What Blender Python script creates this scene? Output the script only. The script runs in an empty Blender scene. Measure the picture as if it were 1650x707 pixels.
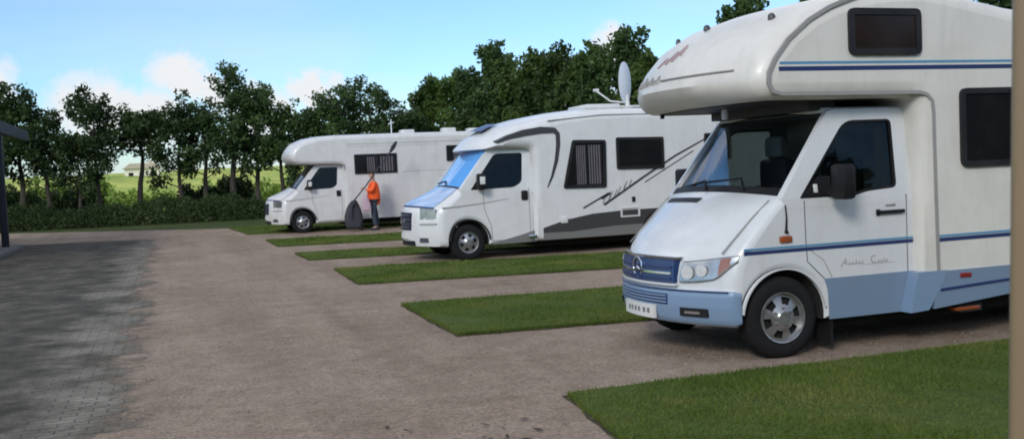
import bpy, bmesh, math, random
import numpy as np
from mathutils import Vector, Matrix
from math import radians, sin, cos, pi, sqrt

scene = bpy.context.scene
COL = scene.collection

# ------------------------------------------------------------------ materials
def new_mat(name):
    m = bpy.data.materials.new(name); m.use_nodes = True
    nt = m.node_tree
    for n in list(nt.nodes): nt.nodes.remove(n)
    out = nt.nodes.new('ShaderNodeOutputMaterial')
    return m, nt, out

def ramp(nt, stops):
    r = nt.nodes.new('ShaderNodeValToRGB')
    e = r.color_ramp.elements
    while len(e) > 1: e.remove(e[-1])
    e[0].position = stops[0][0]; e[0].color = (*stops[0][1], 1)
    for p, c in stops[1:]:
        k = e.new(p); k.color = (*c, 1)
    return r

def noise(nt, scale, detail=4, rough=.55, obj=True, vec=None):
    n = nt.nodes.new('ShaderNodeTexNoise')
    n.inputs['Scale'].default_value = scale; n.inputs['Detail'].default_value = detail
    n.inputs['Roughness'].default_value = rough
    if vec is None:
        g = nt.nodes.new('ShaderNodeNewGeometry'); vec = g.outputs['Position']
    nt.links.new(vec, n.inputs['Vector'])
    return n

def mixc(nt, fac, a, b, mode='MIX'):
    m = nt.nodes.new('ShaderNodeMix'); m.data_type = 'RGBA'; m.blend_type = mode
    for s, v in ((m.inputs[0], fac), (m.inputs[6], a), (m.inputs[7], b)):
        if hasattr(v, 'is_linked') or hasattr(v, 'links'): nt.links.new(v, s)
        elif isinstance(v, (int, float)): s.default_value = v
        else: s.default_value = (*v, 1)
    return m.outputs[2]

def paint(name, col, rough=.3, dirt=.12, coat=.3, metallic=0, dcol=(.16, .14, .11), scale=3.0, spec=.5, bump=0.0, streak=0.0):
    m, nt, out = new_mat(name)
    b = nt.nodes.new('ShaderNodeBsdfPrincipled')
    n = noise(nt, scale, 6, .65)
    r = ramp(nt, [(.42, (0, 0, 0)), (.8, (1, 1, 1))]); nt.links.new(n.outputs[0], r.inputs[0])
    mul = nt.nodes.new('ShaderNodeMath'); mul.operation = 'MULTIPLY'; mul.inputs[1].default_value = dirt
    nt.links.new(r.outputs[0], mul.inputs[0])
    c = mixc(nt, mul.outputs[0], col, dcol)
    if streak:
        g = nt.nodes.new('ShaderNodeNewGeometry'); mp = nt.nodes.new('ShaderNodeMapping'); mp.inputs['Scale'].default_value = (1, 1, .12)
        nt.links.new(g.outputs['Position'], mp.inputs[0])
        n5 = noise(nt, 9, 4, .6, vec=mp.outputs[0]); r5 = ramp(nt, [(.5, (0, 0, 0)), (.72, (1, 1, 1))]); nt.links.new(n5.outputs[0], r5.inputs[0])
        m5 = nt.nodes.new('ShaderNodeMath'); m5.operation = 'MULTIPLY'; m5.inputs[1].default_value = streak; nt.links.new(r5.outputs[0], m5.inputs[0])
        c = mixc(nt, m5.outputs[0], c, dcol)
    nt.links.new(c, b.inputs['Base Color'])
    b.inputs['Roughness'].default_value = rough; b.inputs['Metallic'].default_value = metallic
    b.inputs['Coat Weight'].default_value = coat; b.inputs['Coat Roughness'].default_value = .08
    b.inputs['Specular IOR Level'].default_value = spec
    if bump:
        bn = nt.nodes.new('ShaderNodeBump'); bn.inputs['Strength'].default_value = bump; bn.inputs['Distance'].default_value = .01
        n2 = noise(nt, scale*2, 3); nt.links.new(n2.outputs[0], bn.inputs['Height']); nt.links.new(bn.outputs[0], b.inputs['Normal'])
    nt.links.new(b.outputs[0], out.inputs[0])
    return m

def glass(name, tint=(.35, .4, .4), trans=.75, rough=.02, ior=1.5):
    m, nt, out = new_mat(name)
    t = nt.nodes.new('ShaderNodeBsdfTransparent'); t.inputs[0].default_value = (*tint, 1)
    g = nt.nodes.new('ShaderNodeBsdfGlossy'); g.inputs['Roughness'].default_value = rough
    f = nt.nodes.new('ShaderNodeFresnel'); f.inputs[0].default_value = ior
    a = nt.nodes.new('ShaderNodeMath'); a.operation = 'ADD'; a.inputs[1].default_value = 1-trans-.2 if trans < .8 else .02
    nt.links.new(f.outputs[0], a.inputs[0])
    mx = nt.nodes.new('ShaderNodeMixShader')
    nt.links.new(a.outputs[0], mx.inputs[0]); nt.links.new(t.outputs[0], mx.inputs[1]); nt.links.new(g.outputs[0], mx.inputs[2])
    nt.links.new(mx.outputs[0], out.inputs[0])
    return m

def foliage(name, c1, c2, c3, scale=.9, transl=.25):
    m, nt, out = new_mat(name)
    n = noise(nt, scale, 4, .6)
    r = ramp(nt, [(.3, c1), (.52, c2), (.72, c3)]); nt.links.new(n.outputs[0], r.inputs[0])
    oi = nt.nodes.new('ShaderNodeObjectInfo')
    hs = nt.nodes.new('ShaderNodeHueSaturation')
    mr = nt.nodes.new('ShaderNodeMapRange'); mr.inputs[3].default_value = .7; mr.inputs[4].default_value = 1.3
    nt.links.new(oi.outputs['Random'], mr.inputs[0]); nt.links.new(mr.outputs[0], hs.inputs['Value'])
    nt.links.new(r.outputs[0], hs.inputs['Color'])
    d = nt.nodes.new('ShaderNodeBsdfPrincipled'); d.inputs['Roughness'].default_value = .55; d.inputs['Specular IOR Level'].default_value = .25
    t = nt.nodes.new('ShaderNodeBsdfTranslucent')
    nt.links.new(hs.outputs[0], d.inputs['Base Color']); nt.links.new(hs.outputs[0], t.inputs[0])
    mx = nt.nodes.new('ShaderNodeMixShader'); mx.inputs[0].default_value = transl
    nt.links.new(d.outputs[0], mx.inputs[1]); nt.links.new(t.outputs[0], mx.inputs[2]); nt.links.new(mx.outputs[0], out.inputs[0])
    return m

def ground_mat(name, stops, s1, s2, bump=.4, rough=.95, stains=None, fine=60, voro=0, fineamt=.5, tracks=False):
    m, nt, out = new_mat(name)
    b = nt.nodes.new('ShaderNodeBsdfPrincipled'); b.inputs['Roughness'].default_value = rough; b.inputs['Specular IOR Level'].default_value = .2
    n1 = noise(nt, s1, 6, .65); n2 = noise(nt, s2, 5, .7); n3 = noise(nt, fine, 3, .7)
    a = nt.nodes.new('ShaderNodeMath'); a.operation = 'ADD'
    nt.links.new(n1.outputs[0], a.inputs[0]); nt.links.new(n2.outputs[0], a.inputs[1])
    h = nt.nodes.new('ShaderNodeMath'); h.operation = 'MULTIPLY'; h.inputs[1].default_value = .5
    nt.links.new(a.outputs[0], h.inputs[0])
    r = ramp(nt, stops); nt.links.new(h.outputs[0], r.inputs[0])
    r3 = ramp(nt, [(.25, (.55, .55, .55)), (.5, (1, 1, 1)), (.8, (1.5, 1.5, 1.5))]); nt.links.new(n3.outputs[0], r3.inputs[0])
    c = mixc(nt, fineamt, r.outputs[0], r3.outputs[0], 'MULTIPLY')
    if tracks:   # wheel tracks and damp patches drawn out along the lane
        g = nt.nodes.new('ShaderNodeNewGeometry'); mp = nt.nodes.new('ShaderNodeMapping'); mp.inputs['Scale'].default_value = (1.5, .13, 1)
        nt.links.new(g.outputs['Position'], mp.inputs[0])
        n6 = noise(nt, 1.0, 5, .6, vec=mp.outputs[0]); r6 = ramp(nt, [(.36, (.76, .75, .74)), (.55, (1.03, 1.03, 1.03)), (.7, (1.14, 1.14, 1.13))]); nt.links.new(n6.outputs[0], r6.inputs[0])
        c = mixc(nt, .6, c, r6.outputs[0], 'MULTIPLY')
        n7 = noise(nt, 1.7, 7, .75); r7 = ramp(nt, [(.33, (.62, .60, .56)), (.47, (1, 1, 1))]); nt.links.new(n7.outputs[0], r7.inputs[0])
        c = mixc(nt, .35, c, r7.outputs[0], 'MULTIPLY')
    hh = n3.outputs[0]
    if voro:
        v = nt.nodes.new('ShaderNodeTexVoronoi'); v.inputs['Scale'].default_value = voro
        g = nt.nodes.new('ShaderNodeNewGeometry'); nt.links.new(g.outputs['Position'], v.inputs['Vector'])
        rv = ramp(nt, [(0, (.6, .6, .6)), (.5, (1.0, 1.0, 1.0)), (1, (1.35, 1.33, 1.3))])
        sp = nt.nodes.new('ShaderNodeSeparateColor'); nt.links.new(v.outputs['Color'], sp.inputs[0])
        nt.links.new(sp.outputs[0], rv.inputs[0])
        c = mixc(nt, .6, c, rv.outputs[0], 'MULTIPLY')
    nt.links.new(c, b.inputs['Base Color'])
    bn = nt.nodes.new('ShaderNodeBump'); bn.inputs['Strength'].default_value = bump; bn.inputs['Distance'].default_value = .02
    nt.links.new(hh, bn.inputs['Height']); nt.links.new(bn.outputs[0], b.inputs['Normal'])
    nt.links.new(b.outputs[0], out.inputs[0])
    return m, nt, b

M = {}
M['coach'] = paint('coach_white', (.68, .65, .58), .38, .16, .1, streak=.11)
M['cab'] = paint('cab_white', (.64, .65, .64), .3, .12, .35, streak=.06)
M['van_white'] = paint('van_white', (.68, .68, .66), .3, .14, .3, streak=.08)
M['far_white'] = paint('far_white', (.64, .63, .61), .35, .18, .3, streak=.08)
M['skirt_blue'] = paint('skirt_blue', (.17, .24, .33), .35, .15, .3)
M['bumper_blue'] = paint('bumper_blue', (.19, .28, .40), .32, .12, .3)
M['grille_blue'] = paint('grille_blue', (.018, .05, .15), .3, .1, .4)
M['navy'] = paint('navy_stripe', (.018, .035, .12), .35, .05, .2)
M['dark_navy'] = paint('dark_navy_grille', (.016, .017, .035), .4, .1, .2)
M['teal'] = paint('teal_stripe', (.10, .27, .42), .35, .05, .2)
M['trim_grey'] = paint('grey_trim', (.30, .29, .27), .5, .2, 0)
M['dark_trim'] = paint('dark_trim', (.045, .047, .05), .45, .1, 0)
M['seam'] = paint('panel_seam', (.13, .13, .13), .7, 0, 0)
M['black'] = paint('black_plastic', (.008, .008, .009), .55, .1, 0, spec=.25)
M['under'] = paint('underbody', (.012, .012, .012), .9, .1, 0)
M['tyre'] = paint('rubber', (.010, .010, .011), .85, .25, 0, spec=.25, dcol=(.035, .032, .03), scale=9)
M['rim'] = paint('alloy', (.40, .40, .40), .32, .6, 0, metallic=.75, dcol=(.06, .05, .04), scale=14)
M['chrome'] = paint('chrome', (.75, .77, .8), .15, .05, 0, metallic=1)
M['lamp'] = paint('lamp_reflector', (.46, .47, .46), .22, .7, .9, metallic=.7, dcol=(.15, .15, .15), scale=12)
M['bowl'] = paint('lamp_bowl', (.85, .86, .84), .25, .35, .9, metallic=.35, dcol=(.3, .3, .3), scale=30)
M['amber'] = paint('amber_lens', (.30, .07, .02), .2, .1, .6)
M['indicator'] = paint('indicator_lens', (.30, .12, .07), .2, .2, .8, scale=20)
M['red'] = paint('red_lens', (.22, .02, .02), .2, .1, .6)
M['plate'] = paint('number_plate', (.66, .66, .62), .4, .1, .2)
M['interior'] = paint('cab_interior', (.022, .022, .026), .8, .1, 0)
M['seat'] = paint('seat_cloth', (.055, .06, .075), .9, .2, 0)
M['headcloth'] = paint('headrest_cloth', (.45, .45, .43), .9, .2, 0)
M['tan'] = paint('tan_curtain', (.48, .30, .14), .9, .2, 0)
M['sky_reflex_paint'] = paint('painted_sky_reflection', (.32, .60, .98), .8, .7, 0, dcol=(.8, .86, .88))  # pale blue sky reflection of the windscreen, painted as surface colour
M['curtain'] = paint('grey_curtain', (.11, .10, .11), .9, .5, 0, dcol=(.18, .165, .18), scale=6)
M['grey_band'] = paint('grey_band', (.17, .17, .16), .4, .2, .2)
M['charcoal'] = paint('charcoal_band', (.045, .045, .045), .4, .1, .2)
M['bonnet_painted_sky'] = paint('bonnet_painted_sky', (.33, .47, .68), .22, .1, .8)  # blue sky reflected on the bonnet, put into its base colour
M['screen_painted_sky'] = paint('screen_painted_sky', (.10, .36, .78), .15, .35, .9, dcol=(.25, .55, .85), scale=4)  # opaque blue paints the sky reflected in the windscreen
M['win'] = paint('dark_window', (.010, .011, .012), .10, .05, 0, spec=.35)
M['win_brown'] = paint('brown_tinted_window', (.020, .012, .010), .12, .05, 0, spec=.3)
M['win_frame'] = paint('window_frame', (.012, .012, .013), .5, .1, 0, spec=.3)
M['glass'] = glass('clear_glass', (.72, .78, .77), .95)
M['glass_dark'] = glass('side_glass', (.36, .40, .40), .85, ior=1.17)
M['bark'] = paint('bark', (.05, .04, .03), .95, .6, 0, dcol=(.09, .08, .06), scale=8)
M['leaf_a'] = foliage('leaves_dark', (.024, .046, .015), (.046, .082, .022), (.078, .122, .030))
M['leaf_b'] = foliage('leaves_green', (.030, .052, .011), (.060, .100, .020), (.100, .145, .028))
M['leaf_c'] = foliage('leaves_scrub', (.020, .036, .010), (.034, .056, .014), (.056, .080, .022), .35)
M['leaf_painted_sun'] = foliage('leaves_painted_sunlight', (.10, .16, .03), (.20, .30, .05), (.34, .42, .09), .5)  # sunlight on the far shrubs, painted as brighter leaf colour
M['wood_dark'] = paint('dark_timber', (.012, .013, .022), .6, .3, .1, dcol=(.05, .05, .05))
M['roof_dark'] = paint('roof_felt', (.014, .014, .016), .8, .3, 0)
M['concrete'] = paint('concrete', (.12, .12, .12), .9, .4, 0)
M['beige'] = paint('beige_paint', (.25, .18, .095), .55, .25, .1, dcol=(.2, .15, .09), scale=2)
M['skin'] = paint('skin', (.42, .24, .17), .6, .1, 0)
M['orange'] = paint('orange_cloth', (.95, .12, .02), .8, .1, 0, dcol=(.6, .12, .1))
M['pink'] = paint('pale_pink_cloth', (.50, .36, .42), .85, .2, 0)
M['denim'] = paint('dark_denim', (.03, .045, .07), .9, .2, 0)
M['hair'] = paint('dark_hair', (.02, .013, .012), .7, .1, 0)
M['bag'] = paint('bag_cloth', (.035, .035, .045), .8, .3, 0, dcol=(.06, .05, .06))
M['house_wall'] = paint('cream_render', (.85, .78, .64), .8, .1, 0)
M['house_roof'] = paint('brown_roof', (.50, .42, .33), .8, .2, 0)
M['dish'] = paint('dish_white', (.72, .76, .80), .4, .1, .2)
M['litter'] = paint('brown_leaf', (.045, .026, .018), .9, .4, 0)

M['gravel'], nt, bs = ground_mat('gravel', [(.34, (.21, .155, .11)), (.5, (.292, .222, .166)), (.66, (.37, .295, .23))], .35, 3.0, .6, fine=55, voro=48, tracks=True)
def paver_mat():
    m, nt, out = new_mat('old_pavers')
    b = nt.nodes.new('ShaderNodeBsdfPrincipled'); b.inputs['Roughness'].default_value = .9; b.inputs['Specular IOR Level'].default_value = .25
    g = nt.nodes.new('ShaderNodeNewGeometry')
    sep = nt.nodes.new('ShaderNodeSeparateXYZ'); nt.links.new(g.outputs['Position'], sep.inputs[0])
    br = nt.nodes.new('ShaderNodeTexBrick')
    br.inputs['Scale'].default_value = 1.0; br.inputs['Brick Width'].default_value = .21; br.inputs['Row Height'].default_value = .105
    br.inputs['Mortar Size'].default_value = .008; br.inputs['Color1'].default_value = (.245, .218, .175, 1); br.inputs['Color2'].default_value = (.19, .17, .138, 1)
    br.inputs['Mortar'].default_value = (.10, .10, .08, 1)
    nt.links.new(g.outputs['Position'], br.inputs['Vector'])
    # tone: paler on the lane side, darker and blotchy by the shelter
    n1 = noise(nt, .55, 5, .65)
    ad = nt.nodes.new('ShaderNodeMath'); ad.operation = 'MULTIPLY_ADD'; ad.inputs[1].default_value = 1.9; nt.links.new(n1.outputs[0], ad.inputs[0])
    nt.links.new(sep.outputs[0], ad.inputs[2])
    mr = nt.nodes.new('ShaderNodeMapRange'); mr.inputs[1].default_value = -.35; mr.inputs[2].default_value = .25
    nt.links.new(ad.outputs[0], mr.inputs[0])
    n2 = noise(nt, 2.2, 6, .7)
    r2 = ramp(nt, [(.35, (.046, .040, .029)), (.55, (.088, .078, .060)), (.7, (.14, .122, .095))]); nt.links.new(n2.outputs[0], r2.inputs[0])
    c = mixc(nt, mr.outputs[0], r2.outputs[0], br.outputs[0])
    n3 = noise(nt, 1.1, 7, .75); r3 = ramp(nt, [(.38, (.55, .57, .5)), (.6, (1.1, 1.1, 1.1))]); nt.links.new(n3.outputs[0], r3.inputs[0])
    c = mixc(nt, .75, c, r3.outputs[0], 'MULTIPLY')
    n4 = noise(nt, 40, 3, .7); r4 = ramp(nt, [(.3, (.6, .6, .6)), (.7, (1.4, 1.4, 1.4))]); nt.links.new(n4.outputs[0], r4.inputs[0])
    c = mixc(nt, .5, c, r4.outputs[0], 'MULTIPLY')
    n8 = noise(nt, 1.3, 8, .8)
    ad8 = nt.nodes.new('ShaderNodeMath'); ad8.operation = 'MULTIPLY_ADD'; ad8.inputs[1].default_value = 2.2; nt.links.new(n8.outputs[0], ad8.inputs[0]); nt.links.new(sep.outputs[0], ad8.inputs[2])
    m8 = nt.nodes.new('ShaderNodeMapRange'); m8.inputs[1].default_value = .42; m8.inputs[2].default_value = .78; nt.links.new(ad8.outputs[0], m8.inputs[0])
    n9 = noise(nt, 55, 3, .7); r9 = ramp(nt, [(.3, (.13, .102, .075)), (.7, (.255, .205, .155))]); nt.links.new(n9.outputs[0], r9.inputs[0])
    nt.links.new(c, b.inputs['Base Color'])
    bn = nt.nodes.new('ShaderNodeBump'); bn.inputs['Strength'].default_value = .35; bn.inputs['Distance'].default_value = .012
    nt.links.new(br.outputs['Fac'], bn.inputs['Height']); bn.invert = True
    b2 = nt.nodes.new('ShaderNodeBump'); b2.inputs['Strength'].default_value = .4; b2.inputs['Distance'].default_value = .01
    nt.links.new(n4.outputs[0], b2.inputs['Height']); nt.links.new(bn.outputs[0], b2.inputs['Normal'])
    nt.links.new(b2.outputs[0], b.inputs['Normal'])
    # towards the lane the gravel below lies bare
    tr = nt.nodes.new('ShaderNodeBsdfTransparent'); mx = nt.nodes.new('ShaderNodeMixShader')
    nt.links.new(m8.outputs[0], mx.inputs[0]); nt.links.new(b.outputs[0], mx.inputs[1]); nt.links.new(tr.outputs[0], mx.inputs[2]); nt.links.new(mx.outputs[0], out.inputs[0])
    return m
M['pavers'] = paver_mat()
M['lawn'], _, _ = ground_mat('lawn_turf', [(.32, (.045, .07, .014)), (.5, (.075, .11, .020)), (.68, (.12, .15, .035))], .9, 6.0, .8, fine=90)
M['verge'], nt, b = ground_mat('verge_grass', [(.34, (.028, .042, .010)), (.5, (.046, .064, .015)), (.66, (.078, .092, .026))], .25, 2.5, .8, fine=30)
M['dry'], _, _ = ground_mat('dry_grass', [(.34, (.05, .07, .025)), (.5, (.13, .11, .06)), (.66, (.19, .16, .09))], .5, 2.5, .8, fine=30)
M['field'], _, _ = ground_mat('field_painted_sunlight', [(.40, (.16, .24, .04)), (.5, (.38, .44, .08)), (.6, (.58, .56, .14))], .06, .5, .4, fine=6)  # sunlit look painted into the field colour, no extra sun falls there
M['soil'], _, _ = ground_mat('soil_edge', [(.34, (.05, .045, .028)), (.66, (.11, .09, .06))], 2, 9, .6, fine=60)
M['blade'] = foliage('grass_blades', (.066, .104, .015), (.105, .152, .024), (.20, .20, .055), .8, .35)

# ------------------------------------------------------------------ helpers
def put(o, parent=None, **kw):
    COL.objects.link(o)
    if parent is not None: o.parent = parent
    for k, v in kw.items(): o[k] = v
    return o

def root_empty(name, loc, label, cat, group=None):
    o = bpy.data.objects.new(name, None); o.location = loc; o.empty_display_size = .3
    COL.objects.link(o); o['label'] = label; o['category'] = cat
    if group: o['group'] = group
    return o

def world_loc(p):
    v = Vector((0, 0, 0))
    while p is not None: v += p.location; p = p.parent
    return v

def inside(p, poly):
    r = False; n = len(poly)
    for i in range(n):
        (x0, y0), (x1, y1) = poly[i], poly[(i+1) % n]
        if (y0 > p[1]) != (y1 > p[1]) and p[0] < (x1-x0)*(p[1]-y0)/(y1-y0)+x0: r = not r
    return r
def tri2d(loops):
    """triangulate the first loop minus the others"""
    from mathutils.geometry import delaunay_2d_cdt
    vs = []; es = []
    for lp in loops:
        b0 = len(vs); vs += [Vector(p) for p in lp]; es += [(b0+i, b0+(i+1) % len(lp)) for i in range(len(lp))]
    r = delaunay_2d_cdt(vs, es, [], 0, 1e-6)
    pts = [tuple(v) for v in r[0]]; tris = []
    for f in r[2]:
        c = (sum(pts[i][0] for i in f)/3, sum(pts[i][1] for i in f)/3)
        if inside(c, loops[0]) and not any(inside(c, h) for h in loops[1:]): tris.append(tuple(f))
    return pts, tris

class B:
    """collects shapes in world coordinates, links them as ONE mesh object"""
    def __init__(s): s.bm = bmesh.new(); s.mi = 0; s.flat = []
    def keep(s, f):
        if f is not None: s.flat.append(f)
        return f
    def face(s, vs):
        try:
            f = s.bm.faces.new(vs); f.material_index = s.mi; return f
        except ValueError: return None
    def box(s, x0, x1, y0, y1, z0, z1, bev=0):
        v = [s.bm.verts.new((x, y, z)) for x in (x0, x1) for y in (y0, y1) for z in (z0, z1)]
        fs = [s.face([v[i] for i in q]) for q in ((0, 1, 3, 2), (4, 6, 7, 5), (0, 4, 5, 1), (2, 3, 7, 6), (0, 2, 6, 4), (1, 5, 7, 3))]
        if bev:
            es = {e for f in fs for e in f.edges}
            bmesh.ops.bevel(s.bm, geom=list(es), offset=bev, segments=2, profile=.5, affect='EDGES')
        return s
    def grid(s, rows, close=False):
        vr = [[s.bm.verts.new(p) for p in r] for r in rows]
        n = len(vr[0])
        for a, b in zip(vr, vr[1:]):
            for i in range(n if close else n-1):
                j = (i+1) % n
                s.face([a[i], a[j], b[j], b[i]])
        return vr
    def tube(s, pts, rad, n=8, cap=True):
        pts = [Vector(p) for p in pts]
        rads = rad if isinstance(rad, (list, tuple)) else [rad]*len(pts)
        rows = []; up = Vector((.13, .21, 1)).normalized(); prev = None
        for i, p in enumerate(pts):
            d = (pts[min(i+1, len(pts)-1)]-pts[max(i-1, 0)]).normalized()
            u = prev if prev is not None else d.cross(up)
            u = (u - d*u.dot(d))
            if u.length < 1e-4: u = d.cross(Vector((1, .2, 0)))
            u.normalize(); prev = u; w = d.cross(u)
            rows.append([p+(u*cos(a)+w*sin(a))*rads[i] for a in [2*pi*k/n for k in range(n)]])
        vr = s.grid(rows, True)
        if cap:
            s.face(vr[0][::-1]); s.face(vr[-1])
        return s
    def lathe(s, c, prof, n=32, axis='y', capped=True):
        """prof: (offset along axis, radius)"""
        rows = []
        for a, r in prof:
            ring = []
            for k in range(n):
                t = 2*pi*k/n
                if axis == 'y': ring.append((c[0]+r*cos(t), c[1]+a, c[2]+r*sin(t)))
                elif axis == 'x': ring.append((c[0]+a, c[1]+r*cos(t), c[2]+r*sin(t)))
                else: ring.append((c[0]+r*cos(t), c[1]+r*sin(t), c[2]+a))
            rows.append(ring)
        vr = s.grid(rows, True)
        if capped:
            if prof[0][1] > 1e-5: s.face(vr[0])
            if prof[-1][1] > 1e-5: s.face(vr[-1])
        return s
    def plate(s, outer, y0, y1, holes=(), cuts=0):
        """flat sheet with holes in the XZ plane, from y0 to y1"""
        loops = [list(outer)]+[list(h) for h in holes]
        pts, tris = tri2d(loops)
        A = [s.bm.verts.new((p[0], y0, p[1])) for p in pts]; C_ = [s.bm.verts.new((p[0], y1, p[1])) for p in pts]
        for t in tris:
            s.keep(s.face([A[t[0]], A[t[1]], A[t[2]]])); s.keep(s.face([C_[t[2]], C_[t[1]], C_[t[0]]]))
        cnt = {}
        for t in tris:
            for q in ((t[0], t[1]), (t[1], t[2]), (t[2], t[0])):
                k = (min(q), max(q)); cnt.setdefault(k, []).append(q)
        for k, q in cnt.items():
            if len(q) == 1:
                a, c = q[0]; s.face([A[a], A[c], C_[c], C_[a]])
        return s
    def ribbon(s, path, w, y0, y1, dense=.08):
        """band of width w (or per-point widths) along an XZ path, from y0 to y1"""
        pts = []
        ws = w if isinstance(w, (list, tuple)) else [w]*len(path)
        for (a, b, wa, wb) in zip(path, path[1:], ws, ws[1:]):
            L = math.hypot(b[0]-a[0], b[1]-a[1]); n = max(1, int(L/dense))
            for k in range(n):
                t = k/n; pts.append((a[0]+(b[0]-a[0])*t, a[1]+(b[1]-a[1])*t, wa+(wb-wa)*t))
        pts.append((*path[-1], ws[-1]))
        rows = []
        for i, p in enumerate(pts):
            q0 = pts[max(i-1, 0)]; q1 = pts[min(i+1, len(pts)-1)]
            dx, dz = q1[0]-q0[0], q1[1]-q0[1]; L = math.hypot(dx, dz) or 1
            nx, nz = -dz/L*p[2]/2, dx/L*p[2]/2
            rows.append([(p[0]+nx, y0, p[1]+nz), (p[0]-nx, y0, p[1]-nz), (p[0]-nx, y1, p[1]-nz), (p[0]+nx, y1, p[1]+nz)])
        vr = s.grid(rows, True); s.face(vr[0]); s.face(vr[-1][::-1])
        return s
    def make(s, name, mats, parent=None, deform=None, smooth=38, sub=0, **kw):
        if sub:
            bmesh.ops.subdivide_edges(s.bm, edges=s.bm.edges[:], cuts=sub, use_grid_fill=True)
        if deform:
            for v in s.bm.verts: v.co = deform(v.co)
        off = world_loc(parent)
        if off.length: bmesh.ops.translate(s.bm, verts=s.bm.verts, vec=-off)
        bmesh.ops.recalc_face_normals(s.bm, faces=s.bm.faces)
        if smooth:
            lim = radians(smooth)
            for f in s.bm.faces: f.smooth = True
            for f in s.flat:
                if f.is_valid: f.smooth = False
            for e in s.bm.edges:
                if len(e.link_faces) == 2:
                    if e.calc_face_angle(0) > lim: e.smooth = False
        me = bpy.data.meshes.new(name); s.bm.to_mesh(me); s.bm.free()
        for m in (mats if isinstance(mats, (list, tuple)) else [mats]): me.materials.append(m)
        return put(bpy.data.objects.new(name, me), parent, **kw)

def offset_poly(poly, d):
    """inset a counter-clockwise polygon by d (mitred)"""
    n = len(poly); A = sum(poly[i][0]*poly[(i+1) % n][1]-poly[(i+1) % n][0]*poly[i][1] for i in range(n))
    sg = 1 if A > 0 else -1
    out = []
    for i in range(n):
        p0, p, p1 = Vector(poly[i-1]), Vector(poly[i]), Vector(poly[(i+1) % n])
        e0 = (p-p0).normalized(); e1 = (p1-p).normalized()
        n0 = Vector((-e0.y, e0.x)); n1 = Vector((-e1.y, e1.x))
        m = (n0+n1)
        if m.length < 1e-4: m = n0
        m.normalize(); k = d/max(.45, m.dot(n0))
        out.append((p.x+m.x*k*sg, p.y+m.y*k*sg))
    for it in range(6):      # short edges that turned round are closed up
        bad = False
        for i in range(n):
            j = (i+1) % n
            e = Vector(poly[j])-Vector(poly[i]); g = Vector(out[j])-Vector(out[i])
            if e.dot(g) < -1e-9:
                mid = ((out[i][0]+out[j][0])/2, (out[i][1]+out[j][1])/2); out[i] = out[j] = mid; bad = True
        if not bad: break
    return out

def extrude_profile(b, poly, y0, y1, r, segs=4, nin=8, capmat=0, matf=None):
    """closed side outline swept across the width with rounded side edges"""
    sl = []
    for k in range(segs+1):
        t = k/segs*pi/2; sl.append((y0+r*(1-cos(t)), r*(1-sin(t))))
    for k in range(1, nin): sl.append((y0+r+(y1-y0-2*r)*k/nin, 0))
    for k in range(segs, -1, -1):
        t = k/segs*pi/2; sl.append((y1-r*(1-cos(t)), r*(1-sin(t))))
    rows = []
    for y, ins in sl:
        q = offset_poly(poly, ins) if ins > 1e-6 else poly
        rows.append([b.bm.verts.new((p[0], y, p[1])) for p in q])
    n = len(poly)
    for si, (a, c) in enumerate(zip(rows, rows[1:])):
        flat = sl[si][1] < r*.12 and sl[si+1][1] < r*.12
        for i in range(n):
            j = (i+1) % n
            f = b.bm.faces.new([a[i], a[j], c[j], c[i]])
            if matf and flat: f.material_index = matf(poly[i], poly[j])
    for r_ in (rows[0], rows[-1]):
        yy = r_[0].co.y; lp = [(v.co.x, v.co.z) for v in r_]
        pts, tris = tri2d([lp]); look = {}
        for v in r_: look.setdefault((round(v.co.x, 4), round(v.co.z, 4)), v)
        vv = [look.get((round(p[0], 4), round(p[1], 4))) or b.bm.verts.new((p[0], yy, p[1])) for p in pts]
        for t in tris:
            try: f = b.bm.faces.new([vv[k] for k in t])
            except ValueError: continue
            f.material_index = capmat; b.flat.append(f)
    return b

def arc(cx, cz, r, a0, a1, n=14):
    return [(cx+r*cos(radians(a0+(a1-a0)*k/n)), cz+r*sin(radians(a0+(a1-a0)*k/n))) for k in range(n+1)]

def rpoly(poly, r, n=4):
    """round the corners of a polygon"""
    out = []; m = len(poly)
    rs = r if isinstance(r, (list, tuple)) else [r]*m
    for i in range(m):
        p0, p, p1 = Vector(poly[i-1]), Vector(poly[i]), Vector(poly[(i+1) % m])
        a = (p0-p); c = (p1-p); rr = min(rs[i], a.length*.45, c.length*.45)
        a = p+a.normalized()*rr; c = p+c.normalized()*rr
        for k in range(n+1):
            t = k/n; q = a*(1-t)**2+p*2*t*(1-t)+c*t*t
            out.append((q.x, q.y))
    return out

def smoothstep(t): t = min(1, max(0, t)); return t*t*(3-2*t)

def fast_mesh(name, verts, k, mats, parent=None, smooth=False, **kw):
    """verts: (nfaces*k, 3) array, every k of them one face"""
    verts = np.asarray(verts, dtype=np.float32).reshape(-1, 3)
    off = world_loc(parent); verts = verts-np.array(off, dtype=np.float32)
    nv = len(verts); nf = nv//k
    me = bpy.data.meshes.new(name)
    me.vertices.add(nv); me.vertices.foreach_set('co', verts.ravel())
    me.loops.add(nv); me.loops.foreach_set('vertex_index', np.arange(nv, dtype=np.int32))
    me.polygons.add(nf); me.polygons.foreach_set('loop_start', np.arange(0, nv, k, dtype=np.int32))
    me.polygons.foreach_set('loop_total', np.full(nf, k, dtype=np.int32))
    me.update(calc_edges=True)
    for m in (mats if isinstance(mats, (list, tuple)) else [mats]): me.materials.append(m)
    return put(bpy.data.objects.new(name, me), parent, **kw)

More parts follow.
